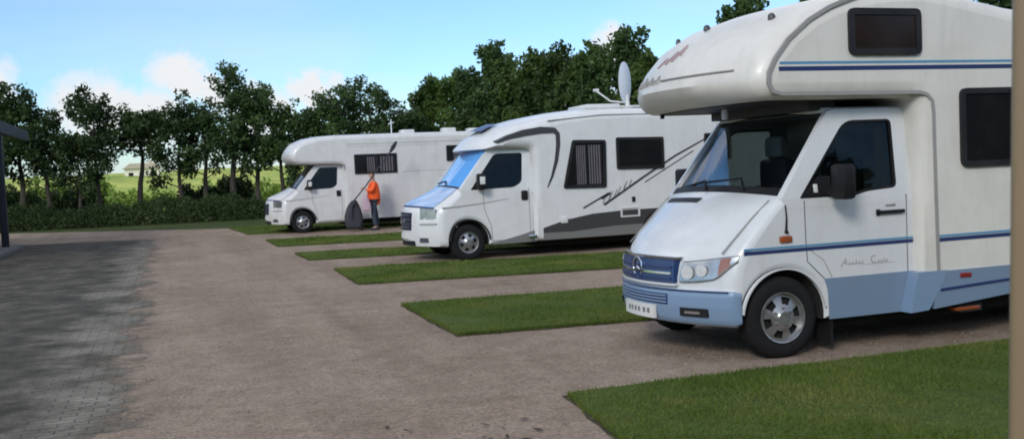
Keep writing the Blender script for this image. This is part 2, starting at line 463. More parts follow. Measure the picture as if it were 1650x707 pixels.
def leaf_quads(c, size, rng):
    """c: (n,3) centres -> (n*4,3) randomly turned leaf quads"""
    n = len(c)
    a = rng.normal(size=(n, 3)); a /= np.linalg.norm(a, axis=1)[:, None]
    t = rng.normal(size=(n, 3)); b = np.cross(a, t); b /= np.linalg.norm(b, axis=1)[:, None]
    s = size*(.6+.8*rng.random((n, 1)))
    a = a*s; b = b*s*.55
    v = np.stack([c-a, c-b*.9, c+a, c+b*.9], axis=1)
    return v.reshape(-1, 3)

# ------------------------------------------------------------------ wheels
def wheel(parent, c, R, rimR, side, detail=2, holes=6, w=.2, rim_mat=None):
    """side -1: outer face towards -Y"""
    s = side
    b = B()
    prof = [(0, rimR*.98), (.012, rimR), (.004, rimR+.02), (.0, R*.86), (.018, R*.955), (.04, R*.99), (.06, R), (w-.06, R), (w-.03, R*.98), (w, R*.88), (w, rimR)]
    b.lathe(c, [(-s*a, r) for a, r in prof], 40, 'y', False)
    if detail > 1:
        for k in range(44):      # tread blocks
            t = 2*pi*k/44
            for y0, y1 in ((.045, .09), (.105, .15)):
                q = [(c[0]+(R+dr)*cos(t+dt), c[1]-s*yy, c[2]+(R+dr)*sin(t+dt)) for dr, dt, yy in ((.004, -.04, y0), (.004, .04, y0), (.004, .04, y1), (.004, -.04, y1))]
                b.face([b.bm.verts.new(p) for p in q])
    ty = b.make('tyre', M['tyre'], parent)
    b = B()
    # rim: outer lip, dished disc with openings, hub
    b.lathe(c, [(-s*a, r) for a, r in ((.005, rimR*1.0), (-.004, rimR*.98), (.0, rimR*.93), (.03, rimR*.90))], 40, 'y', False)
    ro, ri, hub = rimR*.90, rimR*.52, rimR*.30
    n = holes*8
    yo, yi, yh = .03, .012, -.008
    ring = []
    for k in range(n):
        t = 2*pi*k/n; ph = (k % 8)
        ring.append(t)
    def P(r, y, t): return b.bm.verts.new((c[0]+r*cos(t), c[1]-s*y, c[2]+r*sin(t)))
    O = [P(ro, yo, t) for t in ring]; Hh = [P(ro*.90, yo-.004, t) for t in ring]; I = [P(ri, yi, t) for t in ring]; U = [P(hub, yh, t) for t in ring]; C = [P(hub*.8, yh-.012, t) for t in ring]
    for k in range(n):
        j = (k+1) % n
        b.face([O[k], O[j], Hh[j], Hh[k]])
        if (k % 8) < 4 + (1 if holes < 7 else 0) - 1: pass
        else: b.face([Hh[k], Hh[j], I[j], I[k]])
        b.face([I[k], I[j], U[j], U[k]]); b.face([U[k], U[j], C[j], C[k]])
    b.face(C)
    if detail > 1:
        for k in range(6):
            t = 2*pi*(k+.5)/6; r = rimR*.40
            b.lathe((c[0]+r*cos(t), c[1], c[2]+r*sin(t)), [(-s*.004, .011), (s*.014, .010), (s*.016, .004)], 6)
    rm = b.make('rim', rim_mat or M['rim'], parent, smooth=30)
    b = B(); b.lathe(c, [(-s*.06, rimR*.9), (-s*.062, 0.001)], 24)
    b.make('brake_disc', M['under'], rm)
    return ty, rm

# ------------------------------------------------------------------ window units on a coach side
def coach_window(parent, poly, y, s, frame=.05, glassmat=None, curtain=False, mullion=False, dep=.03, rr=.06, glint=False):
    """poly: outer outline in XZ (counter-clockwise or not); s=-1 faces -Y"""
    o = rpoly(poly, rr, 4)
    A = sum(o[i][0]*o[(i+1) % len(o)][1]-o[(i+1) % len(o)][0]*o[i][1] for i in range(len(o)))
    if A < 0: o = o[::-1]
    inn = offset_poly(o, frame)
    b = B(); b.plate(o, y+s*dep, y-s*.0+s*.002, [inn])
    if mullion:
        xs = [p[0] for p in o]; zs = [p[1] for p in inn]; xm = (min(xs)+max(xs))/2
        b.box(xm-.02, xm+.02, min(y+s*dep*.8, y+s*.003), max(y+s*dep*.8, y+s*.003), min(zs), max(zs))
    w = b.make('window', M['win_frame'], parent)
    b = B(); b.plate(offset_poly(o, frame*.9), y+s*dep*.55, y+s*.004)
    b.make('pane', glassmat or M['win'], w)
    if curtain:
        xs = [p[0] for p in inn]; zs = [p[1] for p in inn]
        x0, x1, z0, z1 = min(xs)+.02, max(xs)-.03, min(zs)+.02, max(zs)-.05
        b = B()
        for (a, c_) in ((x0+(x1-x0)*.28, x0+(x1-x0)*.55), (x0+(x1-x0)*.62, x1-.02)):
            rows = []
            for k in range(25):
                x = a+(c_-a)*k/24; yy = y+s*(dep*.62+.006*sin(k*1.3))
                rows.append([(x, yy, z0), (x, yy, z1)])
            b.grid(rows)
        b.make('curtain', M['curtain'], w)
    return w

# ================================================================== SETTING
def sheet(name, pts, z, mat, zb=None, **kw):
    b = B()
    if zb is None:
        vs = [b.bm.verts.new((x, y, z)) for x, y in pts]; b.face(vs)
    else:
        t = [b.bm.verts.new((x, y, z)) for x, y in pts]; l = [b.bm.verts.new((x, y, zb)) for x, y in pts]
        b.face(t)
        for i in range(len(pts)):
            j = (i+1) % len(pts); b.face([t[i], t[j], l[j], l[i]])
    o = b.make(name, mat, None, smooth=0, **kw)
    if o.data.polygons[0].normal.z < 0: o.data.flip_normals()
    return o

sheet('ground', [(-1500, -400), (1500, -400), (1500, 2500), (-1500, 2500)], 0, M['verge'], kind='structure')
# gravel lane with its turning head, and the standing bays between the lawns
sheet('gravel_road', [(-2.0, -14), (12.6, -14), (12.6, 33.5), (2.55, 33.5), (1.95, 37.2), (-6.1, 44.2), (-16, 52), (-16, 33.4), (-2.0, 33.4)], .004, M['gravel'], kind='structure')
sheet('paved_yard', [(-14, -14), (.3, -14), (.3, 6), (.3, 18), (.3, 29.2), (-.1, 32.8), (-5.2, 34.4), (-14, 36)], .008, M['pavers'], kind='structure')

rng = np.random.default_rng(5)
LAWNS = [  # corner quads: near-left, near-right, far-right, far-left
    [(2.35, 4.15), (12.4, 4.0), (12.4, 6.62), (2.67, 6.72)],
    [(2.71, 9.78), (12.4, 8.75), (12.4, 11.6), (2.74, 12.46)],
    [(2.71, 15.31), (12.4, 13.6), (12.4, 16.1), (2.77, 18.10)],
    [(2.65, 20.55), (12.4, 18.6), (12.4, 20.9), (2.60, 22.60)],
    [(2.53, 25.38), (12.4, 23.4), (12.4, 26.0), (2.50, 28.31)],
    [(2.30, 32.0), (12.4, 30.2), (12.4, 36.0), (1.97, 37.3)],
    [(2.1, -6.0), (12.4, -6.0), (12.4, 1.1), (2.3, 1.2)],
]
def wobble(q, seed):
    r = random.Random(seed); out = []
    for i in range(4):
        a, b = Vector(q[i]), Vector(q[(i+1) % 4]); L = (b-a).length; n = max(2, int(L/.22))
        nn = Vector((-(b-a).y, (b-a).x)).normalized()
        for k in range(n):
            out.append(tuple(a+(b-a)*k/n+nn*r.uniform(-.018, .018)))
    return out
for i, q in enumerate(LAWNS):
    o = sheet('lawn', wobble(q, i), .040, M['lawn'], zb=.0, kind='structure')
    sheet('soil_edge', wobble([(q[0][0]-.03, q[0][1]-.03), (q[1][0], q[1][1]-.03), (q[2][0], q[2][1]+.03), (q[3][0]-.03, q[3][1]+.03)], i+50), .012, M['soil'], zb=0, kind='structure')

def in_quad(q, n):
    """bilinear samples, evenly spread enough for near-parallelograms"""
    u = rng.random(n); v = rng.random(n); q = np.array(q)
    return (q[0]*((1-u)*(1-v))[:, None]+q[1]*(u*(1-v))[:, None]+q[2]*(u*v)[:, None]+q[3]*((1-u)*v)[:, None])
allv = []
for i, (q, dens, hh) in enumerate(zip(LAWNS, (4200, 2300, 1200, 700, 450, 200, 0), (.020, .020, .022, .025, .03, .04, .03))):
    if not dens: continue
    qq = [q[0], (9.2, q[1][1]+(q[0][1]-q[1][1])*.33), (9.2, q[2][1]+(q[3][1]-q[2][1])*.33), q[3]] if i < 6 else q
    ar = abs((qq[1][0]-qq[0][0])*(qq[3][1]-qq[0][1])); n = int(ar*dens)
    p = in_quad(qq, n)
    # fringe along the edges
    m = int(n*.05)
    e = in_quad(qq, m*4); 
    z = np.full(n, .038)
    a = rng.random(n)*2*pi; w = .0035+.003*rng.random(n)
    if i > 1: w *= 1.8
    if i > 3: w *= 1.8
    pn = np.sin(p[:, 0]*2.1+1.3*np.sin(p[:, 1]*1.7))+np.sin(p[:, 1]*3.3+1.1*np.sin(p[:, 0]*2.9))+.8*np.sin(p[:, 0]*7+p[:, 1]*5)
    h = hh*(.5+rng.random(n))*np.clip(.95+.28*pn, .25, 1.7); ln = rng.normal(size=(n, 2))*.012
    base = np.stack([p[:, 0], p[:, 1], z], 1)
    d = np.stack([np.cos(a)*w, np.sin(a)*w, np.zeros(n)], 1)
    tip = base+np.stack([ln[:, 0], ln[:, 1], h], 1)
    allv.append(np.stack([base-d, base+d, tip], 1).reshape(-1, 3))
# ragged tufts hanging over the cut edges
for i, q in enumerate(LAWNS[:5]):
    for k in range(4):
        a, b_ = np.array(q[k]), np.array(q[(k+1) % 4])
        if k == 1: continue
        L = np.linalg.norm(b_-a); n = int(L*(240 if i < 2 else 120)); t = rng.random(n)[:, None]
        p = a+(b_-a)*t+rng.normal(size=(n, 2))*.012
        nn = np.array([(b_-a)[1], -(b_-a)[0]])/L
        base = np.concatenate([p, np.full((n, 1), .02)], 1)
        an = rng.random(n)*2*pi; w = .005+.003*rng.random(n)
        d = np.stack([np.cos(an)*w, np.sin(an)*w, np.zeros(n)], 1)
        tip = base+np.concatenate([nn*(rng.random((n, 1))*.045-.005), .01+.04*rng.random((n, 1))], 1)
        allv.append(np.stack([base-d, base+d, tip], 1).reshape(-1, 3))
fast_mesh('grass', np.concatenate(allv), 3, M['blade'], kind='stuff')

# loose stones on the gravel
def stones(name, n, xr, yr, smin, smax, mat, cond=None, z0=.004):
    v = []
    x = rng.uniform(*xr, n); y = yr[0]+(yr[1]-yr[0])*rng.random(n)**1.8
    base = np.array([(1, 0, 0), (-.5, .87, 0), (-.5, -.87, 0), (0, 0, .8)])
    for i in range(n):
        if cond and not cond(x[i], y[i]): continue
        s = smin+(smax-smin)*rng.random()**3; a = rng.random()*6.28
        R = np.array([[cos(a), -sin(a), 0], [sin(a), cos(a), 0], [0, 0, 1]])
        q = (base*np.array([1, .6+.6*rng.random(), .6+.5*rng.random()])*s)@R.T+np.array([x[i], y[i], z0])
        v += [q[0], q[1], q[3], q[1], q[2], q[3], q[2], q[0], q[3]]
    return v
def on_gravel(x, y):
    if x < -.4: return False
    for q in LAWNS:
        if x > 2.5 and min(q[0][1], q[1][1])-.1 < y < max(q[2][1], q[3][1])+.1: return False
    return True
fast_mesh('loose_stones', np.array(stones('s', 26000, (-.6, 9), (4.8, 22), .004, .017, None, on_gravel)), 3,
          paint('stone_chips', (.24, .20, .16), .9, .9, 0, dcol=(.08, .07, .055), scale=25), kind='stuff')
# fallen leaves and debris by the near lawn
v = []
for cx_, cy_, n, sp in ((1.75, 5.75, 26, .17), (1.9, 6.0, 10, .25), (1.35, 6.4, 5, .12), (.55, 6.0, 4, .08)):
    c = np.stack([rng.normal(cx_, sp, n), rng.normal(cy_, sp*.5, n), np.full(n, .016)], 1)
    q = leaf_quads(c, .034, rng).reshape(-1, 4, 3); q[:, :, 2] = .012+(q[:, :, 2]-.016)*.35+.008
    v.append(q.reshape(-1, 3))
fast_mesh('fallen_leaves', np.concatenate(v), 4, M['litter'], kind='stuff')

# far field rising gently behind the shelterbelt
b = B(); rows = []
for yy, zz in ((60, .004), (75, .5), (100, 1.5), (130, 2.7), (170, 3.9), (230, 4.4), (420, 2.5)):
    rows.append([(x, yy, zz+(.35*sin(x*.05+yy*.03) if yy > 70 else 0)) for x in range(-300, 301, 20)])
b.grid(rows); b.make('field', M['field'], None, kind='structure')
# tan dry patch at the verge on the left
sheet('dry_verge', wobble([(-6.6, 47.2), (-3.4, 46.6), (-3.0, 49.4), (-7.2, 51)], 77), .006, M['dry'], kind='structure')
b = B(); rows = []
for yy in range(600, 2401, 300):
    rows.append([(x, yy, 3+2.5*sin(x*.004+yy)) for x in range(-1400, 1401, 70)])
b.grid(rows); b.make('hills', M['verge'], None, kind='structure')

# ================================================================== TREES
def tree_proto(h, cr, base, seed, nclump, leaf=.12, per=70, mat='leaf_a', spike=0, sparse=False, name='tree'):
    r = np.random.default_rng(seed); rd = random.Random(seed)
    root = bpy.data.objects.new(name, None); root.empty_display_size = .5; COL.objects.link(root)
    b = B()
    # trunk
    pts = []; x = y = 0
    for k in range(9):
        t = k/8; x += rd.uniform(-.09, .09); y += rd.uniform(-.09, .09)
        pts.append(Vector((x, y, h*.93*t)))
    r0 = .05+.018*h
    b.tube(pts, [r0*(1-.88*k/8)+(.04 if k == 0 else 0) for k in range(9)], 7)
    cl = []
    def at(z):
        t = min(.999, z/(h*.93))*8; i = int(t); return pts[i].lerp(pts[min(8, i+1)], t-i)
    nl = 15
    for k in range(nl):
        z = base*.75+(h*.88-base*.75)*(k+.5)/nl; p = at(z)
        a = k*2.4+rd.uniform(-.5, .5)
        f = (z-base*.75)/(h-base*.75)
        L = cr*(1.08-.75*f**1.4)*rd.uniform(.65, 1.15)
        q = [p]; d = Vector((cos(a), sin(a), .35+.6*f)).normalized()
        for s in range(4):
            d = (d+Vector((rd.uniform(-.2, .2), rd.uniform(-.2, .2), rd.uniform(-.05, .22)))).normalized()
            q.append(q[-1]+d*L/4)
        b.tube(q, [.035*(1-f*.5)*(1-.2*s) for s in range(5)], 5)
        for s in (2, 3, 4):
            cl.append((q[s], .24+.24*rd.random()))
            e = q[s]+Vector((rd.uniform(-.5, .5), rd.uniform(-.5, .5), rd.uniform(-.1, .5)))
            b.tube([q[s], q[s].lerp(e, .5)+Vector((0, 0, .05)), e], [.016, .011, .005], 4)
            cl.append((e, .26+.2*rd.random()))
    for k in range(spike):
        p = at(h*(.75+.2*k/max(1, spike-1))) if spike > 1 else at(h*.8)
        e = p+Vector((rd.uniform(-.35, .35), rd.uniform(-.35, .35), rd.uniform(.3, .6)))
        b.tube([p, e], [.02, .006], 4); cl.append((e, .22))
    cl.append((pts[-1], .25)); cl.append((at(h*.86), .32))
    rd.shuffle(cl)
    b.make('trunk', M['bark'], root)
    cs = []
    for p, rad in cl[:nclump]:
        m = int(per*(rad/.35)**2)
        g = r.normal(size=(m, 3)); g /= np.linalg.norm(g, axis=1)[:, None]
        g *= (r.random((m, 1))**.45)*rad*1.15; g[:, 2] *= .75
        cs.append(g+np.array(p))
    # stray leaves loosen the outline
    c = np.concatenate(cs)
    st = c[r.integers(0, len(c), len(c)//9)]+r.normal(size=(len(c)//9, 3))*.12
    c = np.concatenate([c, st])
    fast_mesh('crown', leaf_quads(c, leaf, r), 4, M[mat], root)
    root['h'] = h
    return root

def dup_tree(src, loc, rz, s, sz, label, group):
    r = src.copy(); COL.objects.link(r)
    for ch in src.children:
        c = ch.copy(); c.parent = r; COL.objects.link(c)
    return set_tree(r, loc, rz, s, sz, label, group)
def set_tree(r, loc, rz, s, sz, label, group):
    r.location = loc; r.rotation_euler = (0, 0, rz); r.scale = (s, s, sz)
    r['label'] = label; r['category'] = 'tree'; r['group'] = group
    return r

protos = [tree_proto(5.6, 1.95, 2.5, 11, 74, .10, 52), tree_proto(5.2, 1.75, 1.9, 12, 72, .095, 52),
          tree_proto(5.8, 1.65, 2.5, 13, 64, .095, 52, spike=3), tree_proto(5.0, 1.95, 1.8, 14, 80, .10, 50),
          tree_proto(7.0, 1.6, 2.5, 15, 72, .095, 50, spike=5),
          tree_proto(5.0, 1.3, 4.0, 16, 52, .095, 52)]
dense = [tree_proto(5.6, 1.75, .7, 21, 92, .105, 95, 'leaf_b'), tree_proto(5.2, 1.6, .6, 22, 92, .105, 95, 'leaf_b', spike=2),
         tree_proto(6.2, 1.6, .8, 23, 88, .10, 92, 'leaf_a', spike=4)]
used = {}
def place(kind, idx, x, y, h, s, rz, label, group):
    src = (protos if kind == 'l' else dense)[idx]
    sz = h/src['h']
    if (kind, idx) in used: return dup_tree(src, (x, y, 0), rz, s, sz, label, group)
    used[(kind, idx)] = 1
    return set_tree(src, (x, y, 0), rz, s, sz, label, group)
GL = 'loose dark trees in the row across the far end of the lane'
left = [  # x, height, proto, width scale, label
    (-7.46, 5.75, 0, 1.0, 'dark broad tree at the left edge, crown just above the shelter roof'),
    (-6.15, 6.1, 2, .95, 'dark narrow tree with pointed top right of the shelter roof'),
    (-5.0, 5.0, 1, .95, 'lower round-topped tree behind the tan dry verge'),
    (-3.75, 4.0, 3, .72, 'smallest thin tree, under the lowest dip of the row at the far left'),
    (-2.95, 5.6, 0, .95, 'broad full tree straight behind the left part of the gravel lane, flat leafy top'),
    (-1.3, 5.1, 5, 1.25, 'tree left of the cream farmhouse with an uneven top'),
    (.5, 5.2, 3, .95, 'broad tree just right of the cream farmhouse, sky gaps in its crown'),
    (1.75, 5.35, 2, .95, 'tree under the bright white cloud, left neighbour of the tall spire tree'),
    (2.94, 7.1, 4, 1.0, 'tallest tree of the far row, thin sparse spire above the others'),
    (4.1, 5.7, 1, 1.05, 'leafy tree just right of the tall spire tree'),
    (5.2, 5.2, 0, .9, 'tree above the nose of the farthest motorhome'),
    (6.4, 4.8, 3, .9, 'lower tree behind the alcove of the farthest motorhome'),
    (7.7, 5.7, 2, 1.0, 'pointed tree above the first side window of the farthest motorhome'),
    (9.1, 6.4, 4, .85, 'tall thin tree above the orange-jacketed person'),
    (10.2, 5.6, 1, .9, 'tree right of the thin tree above the orange-jacketed person'),
    (11.4, 4.7, 3, .9, 'low tree at the dip where the far row meets the denser hedge row'),
]
rd = random.Random(3)
for x, h, i, s, lab in left:
    place('l', i, x, 49+rd.uniform(-.5, .5), h, s, rd.uniform(0, 6.28), lab, GL)
for x, h, i, s in ((-11.5, 5.4, 0, 1), (-9.6, 5.8, 2, 1)):
    place('l', i, x, 49.4, h, s, rd.uniform(0, 6.28), 'dark tree of the far row, hidden left of the shelter post', GL)
GR = 'dense trees along the rear end of the motorhome bays'
right = [
    (13.4, 52.0, 6.5, 1, 1.0, 'first dense tree right of the dip in the skyline'),
    (14.2, 49.0, 6.4, 0, 1.0, 'dense tree behind the rear window of the farthest motorhome'),
    (14.0, 45.8, 6.3, 2, .9, 'dense tree left of the tall pointed one above the second motorhome cab'),
    (14.2, 43.3, 7.15, 2, 1.05, 'tall pointed dense tree above the second motorhome cab'),
    (14.3, 40.6, 5.9, 0, .95, 'green dense tree right of the tall pointed one'),
    (14.1, 37.8, 6.1, 1, .95, 'green dense tree above the middle of the second motorhome'),
    (14.3, 35.2, 5.9, 0, .9, 'bushy tree left of the satellite dish, third from it'),
    (14.2, 33.3, 5.4, 1, .85, 'lower bushy tree left of the satellite dish, second from it'),
    (14.2, 31.6, 5.7, 2, .85, 'pointed tree immediately left of the satellite dish'),
    (14.2, 29.6, 5.9, 2, .8, 'tallest pointed tree directly behind the satellite dish'),
    (14.2, 28.2, 4.9, 1, .75, 'tree between the satellite dish and the nearest alcove'),
    (14.3, 26.4, 4.0, 0, .75, 'low tree behind the nearest alcove, nearly hidden'),
    (14.4, 24.6, 3.8, 1, .75, 'low dense tree hidden behind the nearest alcove'),
    (14.2, 22.3, 5.75, 2, .72, 'tree with twiggy top rising over the nearest alcove roof'),
    (14.4, 20.4, 4.6, 0, .7, 'dense tree behind the roof of the nearest alcove'),
    (14.3, 19.4, 5.25, 1, .7, 'dense tree peeking over the highest part of the nearest roof'),
    (14.4, 17.4, 4.3, 0, .75, 'dense tree behind the nearest motorhome body'),
    (14.4, 15.4, 4.1, 1, .75, 'dense tree behind the rear body of the nearest motorhome'),
    (14.3, 13.9, 4.45, 2, .75, 'dense tree at the top right corner over the sloping roof'),
    (14.4, 12.2, 4.5, 0, .8, 'dense tree at the right edge beside the beige post'),
    (14.4, 9.8, 4.4, 1, .8, 'dense tree hidden behind the beige post'),
]
for x, y, h, i, s, lab in right:
    place('r', i, x, y, h, s, rd.uniform(0, 6.28), lab, GR)

# scrub under the far row and along the rear of the bays: one uncountable mass
def scrub(name, path, n, wid, hgt, leaf, mat, seed, label=None):
    r = np.random.default_rng(seed)
    path = np.array(path, float); seg = np.linalg.norm(path[1:]-path[:-1], axis=1); cum = np.concatenate([[0], np.cumsum(seg)])
    t = r.random(n)*cum[-1]; i = np.clip(np.searchsorted(cum, t)-1, 0, len(seg)-1); f = (t-cum[i])/seg[i]
    p = path[i]+(path[i+1]-path[i])*f[:, None]
    d = (path[i+1]-path[i])/seg[i][:, None]; nn = np.stack([-d[:, 1], d[:, 0]], 1)
    lump = .78+.12*np.sin(t*.7+seed)+.10*np.sin(t*2.3+2)+.08*np.sin(t*6.3)
    a = r.random(n)*pi; rr = r.random(n)**.35
    x = p+nn*(np.cos(a)*rr*wid)[:, None]
    z = np.sin(a)*rr*hgt*lump+.02
    c = np.concatenate([x, z[:, None]], 1)+r.normal(size=(n, 3))*.05
    return fast_mesh(name, leaf_quads(c, leaf, r), 4, M[mat], kind='stuff')
scrub('undergrowth', [(-16, 50.5), (-8, 48.2), (2, 46.6), (12, 46.2)], 80000, 2.2, 1.22, .055, 'leaf_c', 2)
scrub('undergrowth', [(14.2, 56), (14.3, 40), (14.3, 24), (14.4, 8)], 36000, 1.4, 1.7, .10, 'leaf_b', 7)
scrub('added_shade_hedge', [(-24, -10.5), (30, -11.5)], 42000, 2.2, 7.0, .30, 'leaf_a', 4)  # unseen hedge added behind the camera, darkens window reflections and van sides
scrub('painted_sun_shrubbery', [(-20, 62), (-9, 60), (-6, 60)], 7000, 1.8, 3.0, .14, 'leaf_painted_sun', 9)  # these shrubs look sunlit through their leaf colour alone
scrub('painted_sun_shrubbery', [(-6, 61), (-3.2, 60)], 3600, 1.3, 2.3, .14, 'leaf_painted_sun', 12)
scrub('painted_sun_shrubbery', [(2, 64), (9, 62), (24, 66)], 9000, 1.5, 2.0, .14, 'leaf_painted_sun', 15)
scrub('painted_sun_shrubbery', [(-3, 57), (5, 57.5), (14, 58)], 9000, 1.0, 1.75, .11, 'leaf_painted_sun', 33)
scrub('thicket', [(-9.5, 54), (-4, 53.5), (-3.4, 54)], 6500, 1.0, 2.3, .11, 'leaf_c', 21)
scrub('thicket', [(.6, 53.5), (3.0, 54), (4.2, 54)], 5200, 1.1, 2.1, .11, 'leaf_c', 24)
scrub('thicket', [(6.0, 53.5), (13, 54)], 6000, 1.1, 2.4, .11, 'leaf_a', 27)

# ================================================================== FARMHOUSE (far off)
hr = root_empty('farmhouse', (-3.2, 150, 2.6), 'small cream farmhouse far off in the bright field, seen between tree trunks', 'house')
b = B(); b.box(-5.5, -.9, 148, 154, 1.0, 4.1); b.make('wall', M['house_wall'], hr)
b = B(); b.plate([(-5.8, 4.05), (-.6, 4.05), (-.9, 4.2), (-1.6, 4.75), (-4.8, 4.75), (-5.5, 4.2)], 147.6, 154.4); rf = b.make('roof', M['house_roof'], hr, smooth=0)
b = B(); b.box(-2.3, -1.9, 150, 150.5, 4.7, 5.2); b.make('chimney', M['house_roof'], rf)
for x in (-4.7, -3.3, -1.8):
    b = B(); b.box(x-.3, x+.3, 147.94, 147.99, 2.7, 3.5)
    w = b.make('window', M['win_frame'], hr); b = B(); b.box(x-.24, x+.24, 147.91, 147.935, 2.76, 3.44); b.make('pane', M['win'], w)

# ================================================================== SHELTER at the left edge
sr = root_empty('shelter', (-5.6, 31, 0), 'dark open-sided shelter at the left edge with flat roof and slim post', 'shelter')
b = B(); b.box(-8.6, -4.35, 24, 36.2, 3.44, 3.60, .02); b.make('roof', M['roof_dark'], sr)
b = B(); b.plate([(-4.34, 3.30), (-4.22, 3.30), (-4.22, 3.62), (-4.34, 3.62)], 23.9, 36.3); b.make('fascia', M['wood_dark'], sr)
for y in (31.0, 24.6):
    b = B(); b.box(-4.46, -4.28, y-.09, y+.09, .12, 3.44, .01); b.make('post', M['wood_dark'], sr)
b = B(); b.box(-8.6, -4.05, 24, 32.0, .0, .14, .02); b.make('base_slab', M['concrete'], sr)
b = B(); b.box(-8.6, -8.4, 24, 36, .14, 3.44); b.make('rear_wall', M['wood_dark'], sr)

# ================================================================== BEIGE POST close to the camera, right edge
pr = root_empty('beige_post', (.85, .78, 0), 'smooth beige painted upright standing very close, filling the right edge', 'post')
sec = rpoly([(0, 0), (.15, -.15), (.21, -.09), (.06, .06)], .008, 3)
b = B(); rows = []
for z in (0.0, .5, 1.0, 1.5, 2.0, 2.6):
    ex, ey = .7835+(z-1.62)*.0178, .772-(z-1.62)*.018
    rows.append([(ex+p[0], ey+p[1], z) for p in sec])
vr = b.grid(rows, True); b.face(vr[0]); b.face(vr[-1])
b.make('upright', M['beige'], pr)
b = B(); b.box(.76, 1.05, .62, .86, 0, .03); b.make('foot_plate', M['beige'], pr)


# ================================================================== MOTORHOME 1 (nearest)
YN, YF, YC = 7.07, 9.03, 8.05           # cab sides
v1 = root_empty('motorhome', (3.9, YC, 0), 'nearest motorhome, cream coach body with big overcab alcove, pale blue bumper and skirt, blue pinstripes', 'motorhome', 'motorhomes parked side by side in the bays')
def mk_deform(yc, hw, S, xa, xb, xc, z0, tumb, crown=.035, ws=.28, hx=None, W=1.0):
    """plan curve of the nose, crowned bonnet, sides leaning in above the belt"""
    def d(co):
        x, y, z = co
        t = (y-yc)/hw; t2 = min(1.15, t*t)
        if x < xa: w = 1
        elif x < xb: w = 1-(1-ws)*(x-xa)/(xb-xa)
        else: w = ws*max(0, 1-(x-xb)/(xc-xb))
        nx = x-S*(1-t2)*w
        nz = z+crown*(1-t2)*smoothstep((z-.72)/.3)*(1 if x < xc else 0)
        ny = y
        if z > z0: ny = yc+(y-yc)*(1-tumb*(z-z0))
        return Vector((nx, ny, nz))
    return d
D1 = mk_deform(YC, .98, .37, 4.44, 4.82, 5.5, 1.31, .13, .04, .28)

# lower body with bonnet and wheel arches
WX, WZ, AR = 4.77, .35, .40
body = [(4.40, .285)]
arch = arc(WX, WZ, AR, 190, -10, 18)
body = [(4.315, .36), (4.30, .47), (4.30, .585), (4.315, .61), (4.318, .64), (4.322, .70), (4.345, .80), (4.385, .895),
        (4.46, 1.00), (4.57, 1.13), (4.68, 1.255), (4.78, 1.345), (4.83, 1.36), (4.90, 1.325), (4.97, 1.31), (5.5, 1.31), (6.16, 1.31),
        (6.16, .30)]+arc(WX, WZ, AR, -7, 187, 20)
def mf(p, q):
    mx, mz = (p[0]+q[0])/2, (p[1]+q[1])/2
    if math.hypot(mx-WX, mz-WZ) < AR+.01 and mz > .29 and mx > 4.36: return 1
    if mz > 1.30 and mx > 4.86: return 1
    if mz < .305: return 1
    return 0
b = B(); extrude_profile(b, body, YN, YF, .055, 4, 12, 0, mf)
cab = b.make('cab_body', [M['cab'], M['under']], v1, D1, 33)
# bumper: painted lower shell standing proud of the nose
bump = [(4.315, .315), (4.29, .36), (4.272, .46), (4.272, .555), (4.285, .60), (4.36, .605), (4.375, .60), (4.375, .315)]
b = B(); extrude_profile(b, rpoly(bump, .012, 2), YN-.012, YF+.012, .05, 4, 14); bp = b.make('bumper', M['bumper_blue'], v1, D1)
b = B(); b.tube([(4.274, YN+.03+1.90*k/20, .597) for k in range(21)], .007, 6); b.make('bumper_strip', M['navy'], bp, D1)
def front(y0, y1, z0, z1, dx0, dx1, mat, name, parent, x=4.30, bev=.004, ny=6, lean=0, **kw):
    b = B(); rows = []
    for k in range(ny+1):
        y = y0+(y1-y0)*k/ny
        rows.append([(x+dx0, y, z0), (x+dx0+lean*(z1-z0), y, z1), (x+dx1+lean*(z1-z0), y, z1), (x+dx1, y, z0)])
    vr = b.grid(rows, True); b.face(vr[0]); b.face(vr[-1])
    return b.make(name, mat, parent, D1, **kw)
# lower intake with slats, number plate, fog-lamp slots
intake = front(7.62, 8.48, .468, .560, -.032, .01, M['navy'], 'air_intake', bp)
for z in (.490, .517, .544): front(7.63, 8.47, z-.006, z+.006, -.042, -.03, M['bumper_blue'], 'slat', intake)
pl = front(7.76, 8.30, .338, .455, -.050, -.026, M['plate'], 'number_plate', v1)
for k, (a, w_) in enumerate(((7.82, .045), (7.885, .045), (7.97, .04), (8.03, .045), (8.10, .04), (8.16, .045))):
    front(a, a+w_*.75, .378, .420, -.053, -.051, M['grey_band'], 'plate_mark', pl, ny=1)
for s in (-1, 1):
    y0, y1 = (YC+s*.56, YC+s*.80)
    f = front(min(y0, y1), max(y0, y1), .385, .455, -.034, -.02, M['black'], 'fog_lamp_slot', bp)
    front(min(y0, y1)+.06, max(y0, y1)-.05, .408, .428, -.040, -.03, M['chrome'], 'fog_lamp', f)
